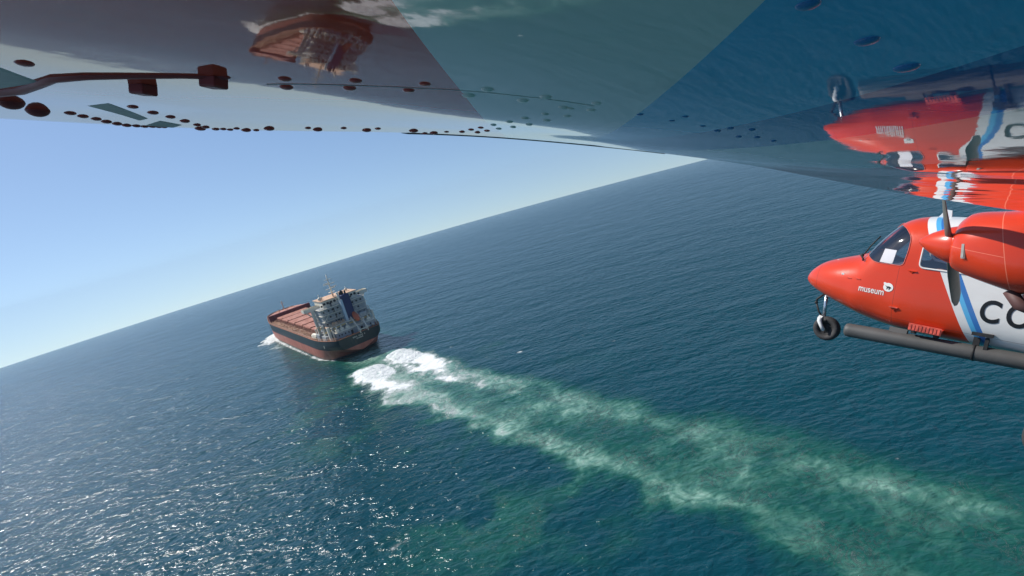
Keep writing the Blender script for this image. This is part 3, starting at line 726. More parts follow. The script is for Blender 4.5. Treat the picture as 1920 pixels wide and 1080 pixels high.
# the pilot in the left seat: one continuous skinned body with headset and orange suit
def person(loc_mat):
    J = {'pel': (.02, .27, -.90, .085), 'wai': (.0, .27, -.76, .078), 'che': (-.01, .27, -.60, .095), 'nb': (-.01, .27, -.50, .045), 'nk': (.005, .27, -.455, .036), 'hd': (.02, .27, -.39, .062), 'ht': (.012, .27, -.325, .060), 'hp': (.008, .27, -.285, .035)}
    E_ = [('pel', 'wai'), ('wai', 'che'), ('che', 'nb'), ('nb', 'nk'), ('nk', 'hd'), ('hd', 'ht'), ('ht', 'hp')]
    for s_, t in ((1, 'l'), (-1, 'r')):
        J.update({'sh'+t: (-.01, .27+.135*s_, -.56, .046), 'el'+t: (.12, .27+.165*s_, -.73, .034), 'wr'+t: (.30, .27+.08*s_, -.68, .023), 'pm'+t: (.35, .27+.075*s_, -.665, .024),
                  'hi'+t: (.05, .27+.075*s_, -.92, .068), 'kn'+t: (.40, .27+.09*s_, -.90, .048), 'an'+t: (.52, .27+.08*s_, -1.11, .034), 'to'+t: (.63, .27+.08*s_, -1.125, .026)})
        E_ += [('che', 'sh'+t), ('sh'+t, 'el'+t), ('el'+t, 'wr'+t), ('wr'+t, 'pm'+t), ('pel', 'hi'+t), ('hi'+t, 'kn'+t), ('kn'+t, 'an'+t), ('an'+t, 'to'+t)]
        for q_, (dy, L) in enumerate(((-.018, .04), (-.006, .05), (.006, .047), (.018, .036))):
            J['f%d%s' % (q_, t)] = (.35+L, .27+.075*s_+dy, -.668, .0075); J['g%d%s' % (q_, t)] = (.35+L+.006, .27+.075*s_+dy, -.690, .0065); E_ += [('pm'+t, 'f%d%s' % (q_, t)), ('f%d%s' % (q_, t), 'g%d%s' % (q_, t))]
        J['th'+t] = (.355, .27+.075*s_-.032*s_, -.675, .0085); E_.append(('pm'+t, 'th'+t))
    k_ = list(J); me_ = bpy.data.meshes.new('person'); me_.from_pydata([J[k][:3] for k in k_], [(k_.index(a), k_.index(b)) for a, b in E_], [])
    o = bpy.data.objects.new('person', me_); col.objects.link(o)
    sk = o.modifiers.new('skin', 'SKIN'); sk.use_smooth_shade = True; sv = me_.skin_vertices[0].data
    for i_, k in enumerate(k_): sv[i_].radius = (J[k][3], J[k][3]*(1.25 if k in ('che', 'wai', 'pel') else 1))
    sv[0].use_root = True; ss = o.modifiers.new('sub', 'SUBSURF'); ss.levels = 2; ss.render_levels = 2
    n = N('suit_and_skin'); c = n.coord(); z_ = n.sep(c)[2]; x_ = n.sep(c)[0]
    hand = n.mul(n.gt(x_, .315), n.gt(z_, -.72)); hd_ = n.gt(z_, -.475)
    n.set(base=n.mix(n.math('MAXIMUM', hand, hd_), (.72, .10, .02), (.52, .30, .21)), rough=.7); me_.materials.append(n.m)
    o.matrix_world = loc_mat
    hr = MB(); hr.sphere((-.002, .27, -.335), .073, 16, 10, (1, .95, 1.0)); h_ = hr.build('hair', simple('brown_hair', (.06, .035, .02), .8), o)
    hs_ = MB(); hs_.tube([(.01, .27+.075*math.cos(a_), -.355+.085*math.sin(a_)) for a_ in np.linspace(0, math.pi, 9)], .010, 8)
    for s_ in (1, -1): hs_.sphere((.012, .27+.072*s_, -.36), .032, 12, 8, (1, .6, 1.2))
    hs_.tube([(.03, .345, -.38), (.08, .335, -.425), (.105, .29, -.43)], .006, 6); hs_.build('headset', M_wht, o)
    fc = MB()
    for s_ in (1, -1): fc.sphere((.080, .27+.024*s_, -.372), .008, 8, 6)
    fc.build('eyes', M_letter, o); fc = MB(); fc.sphere((.088, .27, -.393), .012, 8, 6, (1, .7, 1.3)); fc.sphere((.078, .27, -.425), .014, 8, 6, (.5, 1.3, .35)); fc.build('nose_and_mouth', simple('lip_skin', (.45, .2, .15), .6), o)
    return o
pil = person(plane.matrix_world.copy())
tag(pil, 'pilot in an orange suit and white headset seated behind the cockpit side window', 'person')
# engine nacelles
def nacelle(yc, parent):
    NX = [0.0, -.012, -.035, -.08, -.15, -.25, -.36, -.45, -.7, -1.1, -1.7, -2.1]
    NT = [-.165, -.130, -.095, -.055, -.034, -.022, -.004, .02, .03, .03, .03, .0]
    NB = [-.455, -.487, -.505, -.525, -.548, -.575, -.602, -.622, -.62, -.53, -.24, -.03]
    NW = [.150, .185, .222, .262, .295, .322, .338, .342, .335, .29, .17, .05]
    xs_ = np.concatenate([[0], -np.geomspace(.004, .45, 34), np.linspace(-.5, -2.1, 18)]); m = MB(); vs = []; fs = []; Q = 56
    T_, B_, W_ = (pchip(NX, v, xs_) for v in (NT, NB, NW))
    for i_, x in enumerate(xs_):
        e = 2.0+.7*float(sstep(-x, 0, .35))
        for k in range(Q):
            a = 2*math.pi*k/Q; ca, sa = math.cos(a), math.sin(a); zc = (T_[i_]+B_[i_])/2; hh = (T_[i_]-B_[i_])/2
            vs.append((x, yc+W_[i_]*math.copysign(abs(ca)**(2/e), ca), zc+hh*math.copysign(abs(sa)**(2/e), sa)))
    for i_ in range(len(xs_)-1):
        for k in range(Q): fs.append((i_*Q+k, (i_+1)*Q+k, (i_+1)*Q+(k+1) % Q, i_*Q+(k+1) % Q))
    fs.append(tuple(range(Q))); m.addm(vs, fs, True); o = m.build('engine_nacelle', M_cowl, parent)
    o.data.polygons[len(fs)-1].use_smooth = False
    return o
n = N('cowl_paint'); c = n.coord(); x, y, z = n.sep(c)
sl = n.math('MAXIMUM', n.mul(seam(n, n.add(z, n.mul(x, -.10)), -.315, .0022), n.gt(x, -.345)), seam(n, n.add(x, n.mul(z, -.25)), -.262, .0028))
base = n.mix(n.ramp01(n.noise(n.mapping(c, (1, 3, 3)), 4, 6, .6), .45, .8, 0, .25), C_RED, (.36, .025, .012))
base = n.mix(n.mul(sl, .8), base, (.85, .22, .12))
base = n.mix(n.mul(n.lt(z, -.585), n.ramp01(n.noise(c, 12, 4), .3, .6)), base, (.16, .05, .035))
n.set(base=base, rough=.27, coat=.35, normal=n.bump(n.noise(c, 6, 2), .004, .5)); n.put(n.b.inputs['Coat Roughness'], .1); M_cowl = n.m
HUBZ = -.312
for yc, ph in ((1.8, -56.), (-1.8, 40.)):
    nac = nacelle(yc, plane)
    if yc > 0:
        m = MB(); m.box(-.02, .02, -.012, .012, -.06, .06); 
        for zz in (-.045, -.01, .03): m.tube([(-.017, 0, zz), (.017, 0, zz)], .009, 8)
        m.box(-.014, .014, .01, .02, -.052, .05); la = m.build('cowl_latch', M_met, nac); la.location = (-.108, yc+.262, -.335); la.rotation_euler = (0, math.radians(8), math.radians(-34)); la.scale = (.75, .8, 1.0)
        for k in range(8):
            zz = -.235-.018*(k % 2)
        m = MB(); m.box(-.33, -.42, 2.0, 2.02, -.2, -.1)
    m = MB(); sp = [(.235, .0), (.233, .010), (.226, .022), (.20, .045), (.15, .082), (.09, .115), (.04, .138), (.0, .150), (-.004, .150)]
    m.tube_raw([(Vector((0, 0, 0))+Vector((t, 0, 0)), r) for t, r in sp], Vector((1, 0, 0)), 40)
    prop = m.build('propeller', M_red, plane); prop.location = (.004, yc, HUBZ)
    prop.name = 'propeller'
    # the blades
    for k in range(2):
        B = MB(); vs = []; fs = []; st_ = [(.10, .050, .045, 70), (.17, .055, .035, 58), (.28, .078, .024, 44), (.45, .105, .017, 32), (.65, .115, .012, 25), (.90, .115, .008, 21), (1.02, .07, .006, 19), (1.05, .02, .004, 19)]
        for (r, ch, th_, tw) in st_:
            t = math.radians(90-tw)
            for q_ in range(12):
                a = 2*math.pi*q_/12; u = ch/2*math.cos(a); v = th_/2*math.sin(a)
                vs.append((.035+0+u*math.cos(t)+v*math.sin(t)-.035, u*-math.sin(t)+v*math.cos(t), r))
        for i_ in range(len(st_)-1):
            for q_ in range(12): fs.append((i_*12+q_, i_*12+(q_+1) % 12, (i_+1)*12+(q_+1) % 12, (i_+1)*12+q_))
        fs.append(tuple(range(84, 96))); B.addm(vs, fs, True); bl = B.build('blade', M_blade, prop)
        bl.location = (.03, 0, 0); bl.rotation_euler = (math.radians(180*k + ph + 180), 0, 0) if True else None
# undercarriage
def wheel(c, r, wd, parent, name='wheel'):
    m = MB(); pr = [(-wd/2*.55, r*.50), (-wd/2*.9, r*.62), (-wd/2, r*.78), (-wd/2*.85, r*.92), (-wd/2*.45, r*.99), (0, r), (wd/2*.45, r*.99), (wd/2*.85, r*.92), (wd/2, r*.78), (wd/2*.9, r*.62), (wd/2*.55, r*.50), (-wd/2*.55, r*.50)]
    m.tube_raw([(Vector((c[0], c[1]+t, c[2])), q_) for t, q_ in pr], Vector((0, 1, 0)), 40); w_ = m.build(name, M_tyre, parent)
    m = MB(); m.tube_raw([(Vector((c[0], c[1]+t, c[2])), q_) for t, q_ in [(-wd*.3, .001), (-wd*.3, r*.2), (-wd*.2, r*.25), (-wd*.22, r*.46), (-wd*.3, r*.52), (wd*.3, r*.52), (wd*.22, r*.46), (wd*.2, r*.25), (wd*.3, r*.2), (wd*.3, .001)]], Vector((0, 1, 0)), 30)
    for k in range(5):
        a = k*1.2566; m.tube([(c[0]+r*.34*math.cos(a), c[1]+wd*.18, c[2]+r*.34*math.sin(a)), (c[0]+r*.34*math.cos(a), c[1]+wd*.27, c[2]+r*.34*math.sin(a))], r*.05, 8)
    m.build('rim', M_blk, w_); return w_
m = MB(); m.tube([(1.447, 0, -1.14), (1.43, 0, -1.47)], .021, 14); gear = m.build('nose_gear_leg', M_steel, plane)
wheel((1.375, 0, -1.588), .152, .12, gear, 'nose_wheel')
for s_ in (1, -1):
    m = MB(); P_ = [(1.447, .03*s_, -1.455), (1.455, .055*s_, -1.475), (1.448, .078*s_, -1.50), (1.418, .082*s_, -1.555), (1.385, .082*s_, -1.60)]
    m.obox(P_[0], P_[1], .05, .045, (1, 0, 0))
    m.tube(P_, [.024, .03, .027, .021, .024], 10); m.tube([(1.385, .07*s_, -1.60), (1.385, .098*s_, -1.60)], .014, 10); m.build('wheel_fork', M_wht, gear)
m = MB(); m.box(1.39, 1.455, -.04, .05, -1.49, -1.455); m.tube([(1.40, .04, -1.47), (1.375, .045, -1.49)], .022, 8); m.build('fork_crown', M_blk, gear)
m = MB(); m.tube([(1.47, 0, -1.165), (1.545, 0, -1.245), (1.548, 0, -1.30)], .013, 8); m.tube([(1.548, 0, -1.29), (1.50, 0, -1.40), (1.455, 0, -1.45)], .012, 8); m.sphere((1.548, 0, -1.29), .02); m.build('torque_link', M_blk, gear)
for s_ in (1, -1):
    yl = s_*1.8
    m = MB(); vs = []; 
    for (x, z, cw, tk) in ((-.72, -.55, .58, .24), (-.74, -.75, .48, .20), (-.80, -1.2, .34, .14), (-.82, -1.5, .22, .11)):
        for k in range(16):
            a = 2*math.pi*k/16; vs.append((x+cw/2*math.cos(a), yl+tk/2*math.sin(a), z))
    m.addm(vs, [(i_*16+k, i_*16+(k+1) % 16, (i_+1)*16+(k+1) % 16, (i_+1)*16+k) for i_ in range(3) for k in range(16)], True)
    leg = m.build('main_gear_leg', M_cowl, plane)
    for d in (.13, -.13): wheel((-.85, yl+d, -1.62), .19, .14, leg, 'main_wheel')
    m = MB(); m.tube([(-.40, yl+.12, -.60), (-.47, yl+.14, -.69), (-.58, yl+.14, -.72)], .045, 12); m.build('exhaust_stub', simple('sooty_exhaust', (.10, .045, .04), .6), plane)
# antenna tube under the belly
m = MB(); a = Vector((1.03, .5, -1.449)); b = Vector((-3.4, .5, -1.235)); d = (b-a).normalized()
tb = [(0, .02), (.004, .055), (.012, .068), (.03, .075), (.06, .077), (3.9, .077), (3.95, .06), (3.96, .01)]
m.tube_raw([(a+d*t, r) for t, r in tb], d, 32); tubo = m.build('antenna_tube', M_tubeg, plane)
for t in (1.14, 2.05, 3.0):
    m = MB(); m.tube_raw([(a+d*(t+q_), r) for q_, r in ((-.012, .0765), (-.01, .082), (.01, .082), (.012, .0765))], d, 32); m.build('tube_clamp', M_blk, tubo)
m = MB(); m.obox(a+d*.50+Vector((0, 0, .06)), a+d*.50+Vector((0, -.02, .11)), .06, .16, (1, 0, 0)); m.build('tube_bracket', M_tubeg, tubo)
m = MB(); m.obox(a+d*1.14+Vector((0, 0, .05)), a+d*1.14+Vector((0, 0, .19)), .03, .05, (1, 0, 0)); m.obox(a+d*1.22+Vector((0, .03, .05)), a+d*1.22+Vector((0, .03, .17)), .05, .03, (1, 0, 0)); m.obox(a+d*1.10+Vector((0, .06, .2)), a+d*1.26+Vector((0, .06, .2)), .04, .03); m.build('tube_bracket', M_blk, tubo)
# steps, handles and small fittings on the port side
m = MB(); yy = ysurf(.3, -1.2)
m.box(.155, .43, yy-.02, yy+.075, -1.265, -1.235); m.box(.155, .43, yy+.06, yy+.078, -1.28, -1.21)
for k in range(9): m.box(.165+k*.03, .18+k*.03, yy+.076, yy+.083, -1.272, -1.22)
m.build('boarding_step', M_pink, plane)
m = MB(); m.box(.37, .41, yy-.03, yy+.03, -1.32, -1.26); m.box(.18, .22, yy-.03, yy+.03, -1.32, -1.26); m.build('step_bracket', M_blk, plane)
for (x, z, L) in ((.50, -.678, .09), (.60, -1.10, .085)):
    yy = ysurf(x, z); m = MB()
    m.addm([(x+L/2, yy, z+.004), (x-L/2, yy, z+.006), (x-L/2+.01, yy+.02, z), (x+L/2-.02, yy+.018, z), (x, yy-.0, z-.03), (x-.005, yy+.014, z-.006)], [(0, 1, 2, 3), (3, 2, 5), (0, 3, 5, 4), (1, 4, 5, 2), (0, 4, 1)])
    m.build('door_handle', M_red, plane)
yy = ysurf(.60, -1.08); m = MB(); m.box(.565, .645, yy-.002, yy+.02, -1.092, -1.082); m.build('handle_bar', M_pink, plane)
yy = ysurf(1.19, -.85); m = MB(); m.box(1.165, 1.195, yy-.01, yy+.006, -.842, -.822); m.build('static_port', M_lw, plane)
for (x, z) in ((1.10, -.862), (1.0, -.853)):
    yy = ysurf(x, z); m = MB(); m.obox((x+.02, yy+.002, z+.002), (x-.03, yy+.012, z-.002), .012, .008); m.build('nose_probe', M_red, plane)
yy = ysurf(1.33, -.70); m = MB(); m.box(1.29, 1.35, yy-.004, yy+.004, -.705, -.700); m.build('nose_latch', M_lw, plane)
# wiper on the windscreen
m = MB(); m.tube([(1.055, .33, -.60), (1.02, .36, -.575), (.97, .38, -.48), (.90, .36, -.365)], .0075, 6); m.sphere((1.045, .35, -.60), .02); m.tube([(1.0, .44, -.635), (1.03, .42, -.60)], .010, 6); m.sphere((1.0, .445, -.64), .014); m.build('wiper', M_blk, plane)
# roof aerial
m = MB(); m.addm([(.465, .20-.008, -.12), (.35, .20-.008, -.12), (.36, .20-.006, -.035), (.412, .20-.006, -.03), (.465, .20+.008, -.12), (.35, .20+.008, -.12), (.36, .20+.006, -.035), (.412, .20+.006, -.03)], [(0, 1, 2, 3), (7, 6, 5, 4), (0, 4, 5, 1), (1, 5, 6, 2), (2, 6, 7, 3), (3, 7, 4, 0)])
m.build('roof_aerial', M_wht, plane)
# lettering
def lettering(body, size, x0, zc, mat, name, bold=0., sx=1., tilt=0., gap=1.):
    cu = bpy.data.curves.new(name, 'FONT'); cu.body = body; cu.size = size; cu.offset = bold; cu.resolution_u = 6; cu.space_character = gap
    to = bpy.data.objects.new('tmp', cu); col.objects.link(to)
    dg = bpy.context.evaluated_depsgraph_get(); me_ = bpy.data.meshes.new_from_object(to.evaluated_get(dg)); bpy.data.objects.remove(to)
    b = bmesh.new(); b.from_mesh(me_)
    bmesh.ops.triangulate(b, faces=b.faces)
    X = [v.co.x for v in b.verts]; Y_ = [v.co.y for v in b.verts]; cy = (min(Y_)+max(Y_))/2; mx = min(X)
    for v in b.verts:
        lx = (v.co.x-mx)*sx; lz = v.co.y-cy; x = x0-lx*math.cos(tilt)-lz*math.sin(tilt)*0; z = zc+lz+lx*math.sin(tilt)
        v.co = Vector((x, ysurf(x, z)+.004, z))
    me2 = bpy.data.meshes.new(name); b.to_mesh(me2); me2.materials.append(mat); bpy.data.meshes.remove(me_)
    o = bpy.data.objects.new(name, me2); col.objects.link(o); o.parent = plane; return o
lettering('CO', .305, -.092, -.955, M_letter, 'fuselage_lettering', .006, .74, 0., 1.28)
lettering('museum', .104, .972, -.957, M_lw, 'museum_lettering', .001, .74)
m = MB(); pts = []
for k in range(28):
    a = 2*math.pi*k/28; r = .047*(1+(.38 if abs(((a-math.radians(135)+math.pi) % (2*math.pi))-math.pi) < .12 else .0)); pts.append((r*math.cos(a), r*math.sin(a)))
vs = [(.685-px, ysurf(.685-px, -.885+pz)+.004, -.885+pz) for px, pz in pts]
m.addm([(.685, ysurf(.685, -.885)+.004, -.885)]+vs, [(0, k+1, (k+1) % 28+1) for k in range(28)]); m.build('museum_emblem', M_lw, plane)
m = MB(); sil = [(-.033, .02), (-.012, .008), (.008, .012), (.026, .004), (.03, -.012), (.02, -.006), (.014, -.028), (.008, -.028), (.006, -.008), (-.002, -.006), (-.008, -.026), (-.014, -.024), (-.012, -.002)]
m.addm([(.685-px, ysurf(.685-px, -.885+pz)+.006, -.885+pz) for px, pz in sil], [tuple(range(len(sil)))]); o_ = m.build('emblem_silhouette', M_letter, bpy.data.objects['museum_emblem'])

# ---------------------------------------------------------------- wing
XLE = -.36
WG = np.array([[-0.00042, -0.00016, 0.00071, 0.00282, 0.00665, 0.01257, 0.02065, 0.03025, 0.03979, 0.04639, 0.04631, 0.03936, 0.03078, 0.02417, 0.01927], [-0.00037, -0.00142, -0.00215, -0.00175, 0.00022, 0.00367, 0.00852, 0.01459, 0.02079, 0.02597, 0.02512, 0.01488, 0.01076, 0.00955, 0.00838], [-0.00017, -0.00249, -0.00483, -0.00612, -0.00569, -0.00417, -0.00254, 0.00009, 0.00181, 0.00170, -0.00045, -0.01138, -0.00582, -0.00293, -0.00256], [0.00018, -0.00304, -0.00673, -0.00978, -0.01066, -0.00958, -0.01021, -0.00998, -0.01034, -0.01313, -0.01827, -0.02091, -0.01303, -0.01355, -0.01462], [0.00061, -0.00268, -0.00678, -0.01106, -0.01368, -0.01253, -0.01319, -0.01346, -0.01648, -0.01872, -0.01945, -0.02459, -0.02615, -0.02698, -0.02773], [0.00102, -0.00121, -0.00421, -0.00771, -0.01053, -0.01089, -0.01150, -0.01226, -0.01528, -0.02042, -0.02528, -0.03307, -0.03880, -0.03959, -0.04051], [0.00138, 0.00110, 0.00030, -0.00114, -0.00308, -0.00467, -0.00641, -0.00800, -0.01003, -0.01650, -0.02685, -0.03584, -0.04308, -0.04822, -0.05189], [0.00159, 0.00344, 0.00509, 0.00579, 0.00485, 0.00254, -0.00124, -0.00638, -0.01388, -0.02559, -0.03970, -0.04702, -0.05104, -0.05661, -0.06185], [0.00171, 0.00543, 0.00935, 0.01191, 0.01197, 0.00908, 0.00295, -0.00662, -0.01975, -0.03517, -0.04916, -0.05718, -0.06149, -0.06611, -0.07128]])
def _bs(u, n):
    u = min(max(u, 0.), n-3-1e-6); i = int(u); t = u-i
    return i, ((1-t)**3/6, (3*t**3-6*t*t+4)/6, (-3*t**3+3*t*t+3*t+1)/6, t**3/6)
def zlow(x, y):      # height of the wing's underside: flat inboard, gently buckled and drooping towards the tip
    y = abs(y); iu, wu = _bs((x+1.04)/.68*6, 9); iv, wv = _bs((y-6.1)/1.4*12, 15); z = 0.
    for a in range(4):
        for b in range(4): z += wu[a]*wv[b]*WG[iu+a, iv+b]
    c = max(XLE-x, 0)
    if y < 6.1: z = z*max(0, 1-(6.1-y)/.6)-float(np.interp(y, [3, 5, 6.1], [.02, .012, 0]))*math.exp(-(max(c-.04, 0)/.16)**2)
    if c < .05: z += .05*(1-math.sqrt(max(0, 1-(1-c/.05)**2)))
    if c > 1.2: z += .02*(c-1.2)
    return z
def wing(side, ys, nm):
    cl = np.concatenate([[0], .05*(1-np.cos(np.linspace(.12, math.pi/2, 12))), np.linspace(.056, .70, 80), np.linspace(.72, 2.0, 16)])
    cu_ = np.linspace(1.9, .02, 22); m = MB(); vs = []; fs = []; K = len(cl)+len(cu_)
    for y in ys:
        tipf = math.sqrt(max(.0, 1-max(0, (abs(y)-7.55)/.25)**2)) if abs(y) > 7.55 else 1
        for c_ in cl:
            z = zlow(XLE-c_, y); vs.append((XLE-c_, y, z*1.0+.03*(1-tipf)))
        for c_ in cu_:
            t = c_/2.0; th_ = .05+.25*(1.9*math.sqrt(t)*(1-t)*.9)*1.0
            zz = th_*tipf*(1-t*.9)+.02; vs.append((XLE-c_, y, max(zz, zlow(XLE-c_, y)+.012)))
    for i_ in range(len(ys)-1):
        for k in range(K): fs.append((i_*K+k, (i_+1)*K+k, (i_+1)*K+(k+1) % K, i_*K+(k+1) % K))
    fs.append(tuple(range(K))); fs.append(tuple(range((len(ys)-1)*K, len(ys)*K)))
    m.addm(vs, fs, True); return m.build(nm, M_wing, plane)
n = N('wing_paint'); c = n.coord(); x, y, z = n.sep(c)
q = n.add(n.math('ABSOLUTE', y), n.mul(x, .93))
C_W2 = (.84, .83, .77); C_RED2 = (.85, .075, .035)
zone = n.mix(n.gt(q, 6.476), n.mix(n.gt(q, 6.334), n.mix(n.gt(n.add(n.math('ABSOLUTE', y), n.mul(x, .57)), 6.495), n.mix(n.gt(n.add(n.math('ABSOLUTE', y), n.mul(x, .54)), 6.385), n.mix(n.gt(q, 5.80), C_RED2, C_W2), C_DB), (.12, .50, .84)), C_W2), C_RED2)
zone = n.mix(n.ramp01(n.noise(c, 9, 6, .7), .5, .75, 0, .14), zone, (.16, .13, .10))
def line(v, p, wd): return n.lt(n.math('ABSOLUTE', n.sub(v, p)), wd)
buck = n.noise(n.mapping(c, (1.2, .7, 1)), 5.5, 1., .4)
fineb = n.noise(c, 38, 2, .5)
nm_ = n.bump(n.add(n.mul(buck, 1.), n.mul(fineb, .02)), .0028, 1.)
n.set(base=zone, rough=.025, coat=.0, spec=.5, normal=nm_); n.put(n.b.inputs['Coat Roughness'], .02); M_wing = n.m
port_ys = np.concatenate([np.linspace(.45, 5.9, 24), np.linspace(6.0, 7.5, 150), np.linspace(7.53, 7.8, 10)])
wingp = wing(1, port_ys, 'wing'); wings = wing(-1, -np.linspace(.45, 7.8, 24)[::-1], 'wing')
m = MB(); m.box(-2.2, -.42, -.5, .5, -.14, .22); m.build('wing_centre_section', M_wht, plane)
M_rivet = simple('rivet_paint', (.62, .07, .06), .35, coat=.3); M_rivw = simple('pale_rivet_paint', (.84, .83, .77), .35, coat=.3); M_rivb = simple('blue_rivet_paint', (.05, .2, .45), .3, coat=.3)
RIV = [(-0.6741,7.2122,0.0033),(-0.6532,7.2048,0.0036),(-0.6933,7.1855,0.0033),(-0.6724,7.1793,0.0036),(-0.7105,7.1576,0.0031),(-0.6886,7.1541,0.0033),(-0.7223,7.128,0.0035),(-0.6999,7.1238,0.0038),(-0.7288,7.0935,0.0035),(-0.7101,7.0934,0.0036),(-0.7357,7.0602,0.003),(-0.7103,7.061,0.0032),(-0.7163,7.0428,0.003),(-0.6808,7.0479,0.0028),(-0.6856,7.0322,0.0029),(-0.6521,7.0404,0.003),(-0.6561,7.0228,0.0031),(-0.7106,7.0548,0.0023),(-0.4612,7.2869,0.0037),(-0.4475,7.2796,0.0036),(-0.4367,7.2715,0.0035),(-0.4235,7.2647,0.0037),(-0.4144,7.2574,0.0036),(-0.4073,7.2507,0.0036),(-0.4068,7.2442,0.0033),(-0.4042,7.2385,0.0033),(-0.4081,7.2335,0.0031),(-0.4065,7.2288,0.0027),(-0.4081,7.2253,0.0027),(-0.5198,7.2571,0.0034),(-0.4915,7.2429,0.0037),(-0.4713,7.2296,0.0035),(-0.4501,7.217,0.0038),(-0.4301,7.205,0.0031),(-0.4185,7.1965,0.0032),(-0.4071,7.1865,0.0033),(-0.4094,7.181,0.0028),(-0.4063,7.1748,0.0029),(-0.407,7.1984,0.0046),(-0.4162,7.1718,0.0028),(-0.4061,7.1615,0.0044),(-0.4083,7.1534,0.0029),(-0.422,7.1462,0.0048),(-0.4334,7.1152,0.003),(-0.4228,7.1023,0.0046),(-0.4401,7.0838,0.0031),(-0.4261,7.0539,0.0048),(-0.4443,7.0507,0.0032),(-0.4356,7.0058,0.0051),(-0.4089,6.9761,0.0036),(-0.4196,6.9709,0.0048),(-0.4407,6.9679,0.0029),(-0.4521,6.9554,0.0035),(-0.4912,6.9714,0.0032),(-0.459,6.9396,0.0035),(-0.536,6.9927,0.003),(-0.4936,6.9529,0.0033),(-0.5842,7.0154,0.0027),(-0.5438,6.9775,0.003),(-0.6221,7.0296,0.0029),(-0.5822,6.9922,0.0028),(-0.6196,7.0071,0.003),(-0.7216,6.9015,0.0029),(-0.7377,6.9113,0.0028),(-0.7455,6.894,0.0028),(-0.7144,6.8534,0.0027),(-0.7255,6.8431,0.0027),(-0.7237,6.8089,0.0028),(-0.7284,7.0094,0.0024),(-0.7447,6.9833,0.0024),(-0.7274,6.9721,0.0022),(-0.7283,6.9339,0.0023),(-0.8741,7.1271,0.0036),(-0.8731,7.073,0.0042),(-0.8718,7.0184,0.005),(-0.6377,7.305,0.0035)]
protos = {}
for (x, y, r) in RIV:
    qv = y+.93*x; kind = M_rivet if qv > 6.476 else (M_rivw if qv > 6.339 else M_rivb)
    if kind.name not in protos:
        m = MB(); m.sphere((0, 0, 0), 1, 20, 8, (1, 1, .42)); protos[kind.name] = m.build('rivet', kind, wingp); o = protos[kind.name]
    else:
        o = protos[kind.name].copy(); col.objects.link(o); o.parent = wingp
    e = .003; z0 = zlow(x, y); gx = (zlow(x+e, y)-zlow(x-e, y))/(2*e)
    o.location = (x, y, z0+.0002); o.rotation_euler = (0, math.atan(-gx), 0); o.scale = (r, r, r)
# lap seam between the rivet pairs and the dark strip under the leading edge
SEAM = [(-.6548, 7.2146), (-.6611, 7.2089), (-.6721, 7.1944), (-.6814, 7.1802), (-.6909, 7.1663), (-.6987, 7.1524), (-.7074, 7.1387), (-.7145, 7.1226), (-.7196, 7.1056), (-.7239, 7.0887), (-.7271, 7.0699), (-.7283, 7.0516)]
m = MB(); sp = []
for (x0, y0), (x1, y1) in zip(SEAM[:-1], SEAM[1:]):
    for t in np.linspace(0, 1, 8, endpoint=False): x = x0+(x1-x0)*t; y = y0+(y1-y0)*t; sp.append((x, y, zlow(x, y)-.0001))
m.tube(sp, .00022, 6); m.build('skin_seam', simple('seam_sealant', (.8, .75, .72), .5), wingp)
m = MB(); m.tube([(XLE-.040, y, zlow(XLE-.040, y)-.0003) for y in np.linspace(6.5, 7.0, 60)], [.0013]*59+[.0004], 8); m.build('leading_edge_strip', simple('dark_edge_strip', (.16, .17, .18), .5), wingp)
M_refl = simple('reflection_grey', (.62, .56, .55), .6, scale=60)  # thin grey sheets that paint in pale reflections on the underside
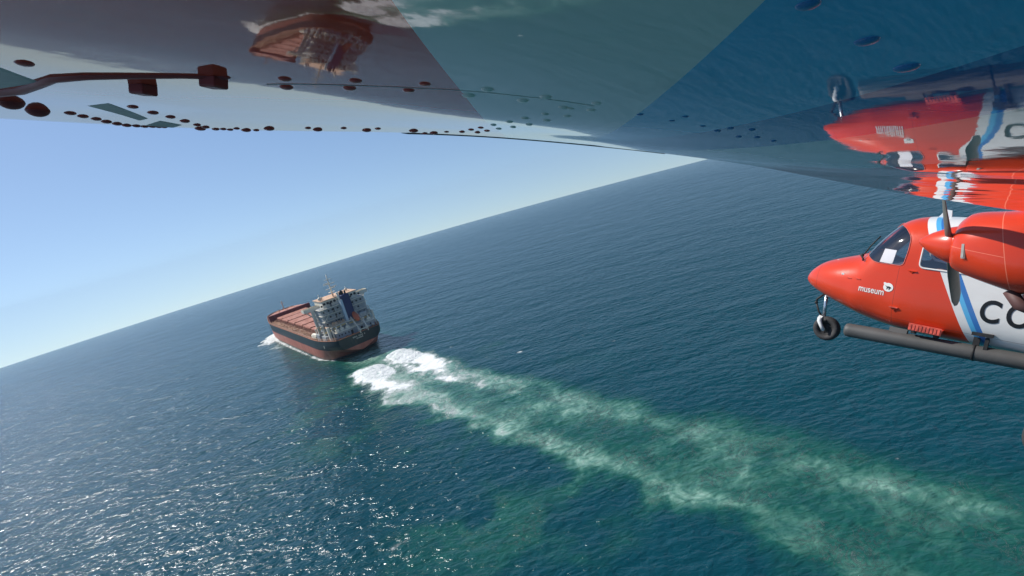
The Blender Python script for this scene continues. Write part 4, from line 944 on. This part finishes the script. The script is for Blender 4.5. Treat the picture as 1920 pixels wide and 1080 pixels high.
for Q in ([(-.5092, 7.2795), (-.5315, 7.2702), (-.4547, 7.2413), (-.4399, 7.2451)], [(-.413, 7.2388), (-.4456, 7.2327), (-.4262, 7.2147), (-.4069, 7.2182)], [(-.6352, 7.335), (-.6229, 7.3131), (-.5943, 7.3004), (-.56, 7.3165), (-.5405, 7.335)]):
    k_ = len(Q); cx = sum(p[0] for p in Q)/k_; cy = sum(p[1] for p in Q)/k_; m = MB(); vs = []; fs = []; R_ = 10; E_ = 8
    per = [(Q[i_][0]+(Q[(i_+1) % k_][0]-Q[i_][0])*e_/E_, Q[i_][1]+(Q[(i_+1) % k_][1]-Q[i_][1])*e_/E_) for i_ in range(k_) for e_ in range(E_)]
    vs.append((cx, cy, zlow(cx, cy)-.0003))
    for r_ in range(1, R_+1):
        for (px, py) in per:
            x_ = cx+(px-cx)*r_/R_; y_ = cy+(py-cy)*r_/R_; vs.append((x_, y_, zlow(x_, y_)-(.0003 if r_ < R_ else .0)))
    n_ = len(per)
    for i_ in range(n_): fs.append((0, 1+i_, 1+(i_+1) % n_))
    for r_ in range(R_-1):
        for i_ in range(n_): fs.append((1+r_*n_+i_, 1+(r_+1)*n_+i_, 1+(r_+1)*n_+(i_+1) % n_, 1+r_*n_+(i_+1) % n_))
    m.addm(vs, fs, True); m.build('painted_reflection', M_refl, wingp)
# cable run along the leading edge, its clamps and two domed bolts
def hug(x, y, off): return (x, y, zlow(x, y)-off)
M_cab = simple('dark_red_cable_sleeve', (.34, .045, .045), .5, scale=12)
pts = [(-.5167, 7.3317), (-.5472, 7.3172), (-.5629, 7.3083), (-.5907, 7.3007), (-.6085, 7.2957), (-.6232, 7.2845), (-.6376, 7.2677), (-.6508, 7.2507), (-.6605, 7.2345), (-.6612, 7.2325)]
m = MB(); m.tube([hug(x, y, -.001) for x, y in pts], [.0036, .0036, .0035, .0033, .0030, .0027, .0024, .0022, .0022, .0014], 10); cab = m.build('cable', M_cab, wingp)
for (x, y) in ((-.6143, 7.2616), (-.6551, 7.2384)):
    m = MB(); m.box(-.0048, .0048, -.0044, .0044, -.0046, .001); b_ = m.build('clamp', M_cab, cab); b_.location = hug(x, y, 0); b_.rotation_euler = (0, 0, .6); mod = b_.modifiers.new('bevel', 'BEVEL'); mod.width = .001; mod.segments = 3
for (x, y) in ((-.4999, 7.315), (-.4649, 7.3036)):
    m = MB(); m.sphere((0, 0, 0), .0068, 20, 10, (1, 1, .75)); b_ = m.build('bolt', M_cab, wingp); b_.location = hug(x, y, -.001)
# ---------------------------------------------------------------- haze: the sea air between the camera and the horizon
n = N('sea_haze'); vol = n.t.nodes.new('ShaderNodeVolumePrincipled'); vol.inputs['Color'].default_value = (.62, .82, 1, 1)
vol.inputs['Density'].default_value = HAZE_D; n.t.nodes.remove(n.b); n.t.links.new(vol.outputs[0], n.out.inputs['Volume'])
m = MB(); OFF = Vector((0, 0, 0)); m.off = OFF; m.box(-2400, 2400, -2400, 2400, -200, 76); hz_ = m.build('haze', n.m); tag(hz_, 'thin pale sea haze', 'haze', kind='stuff')
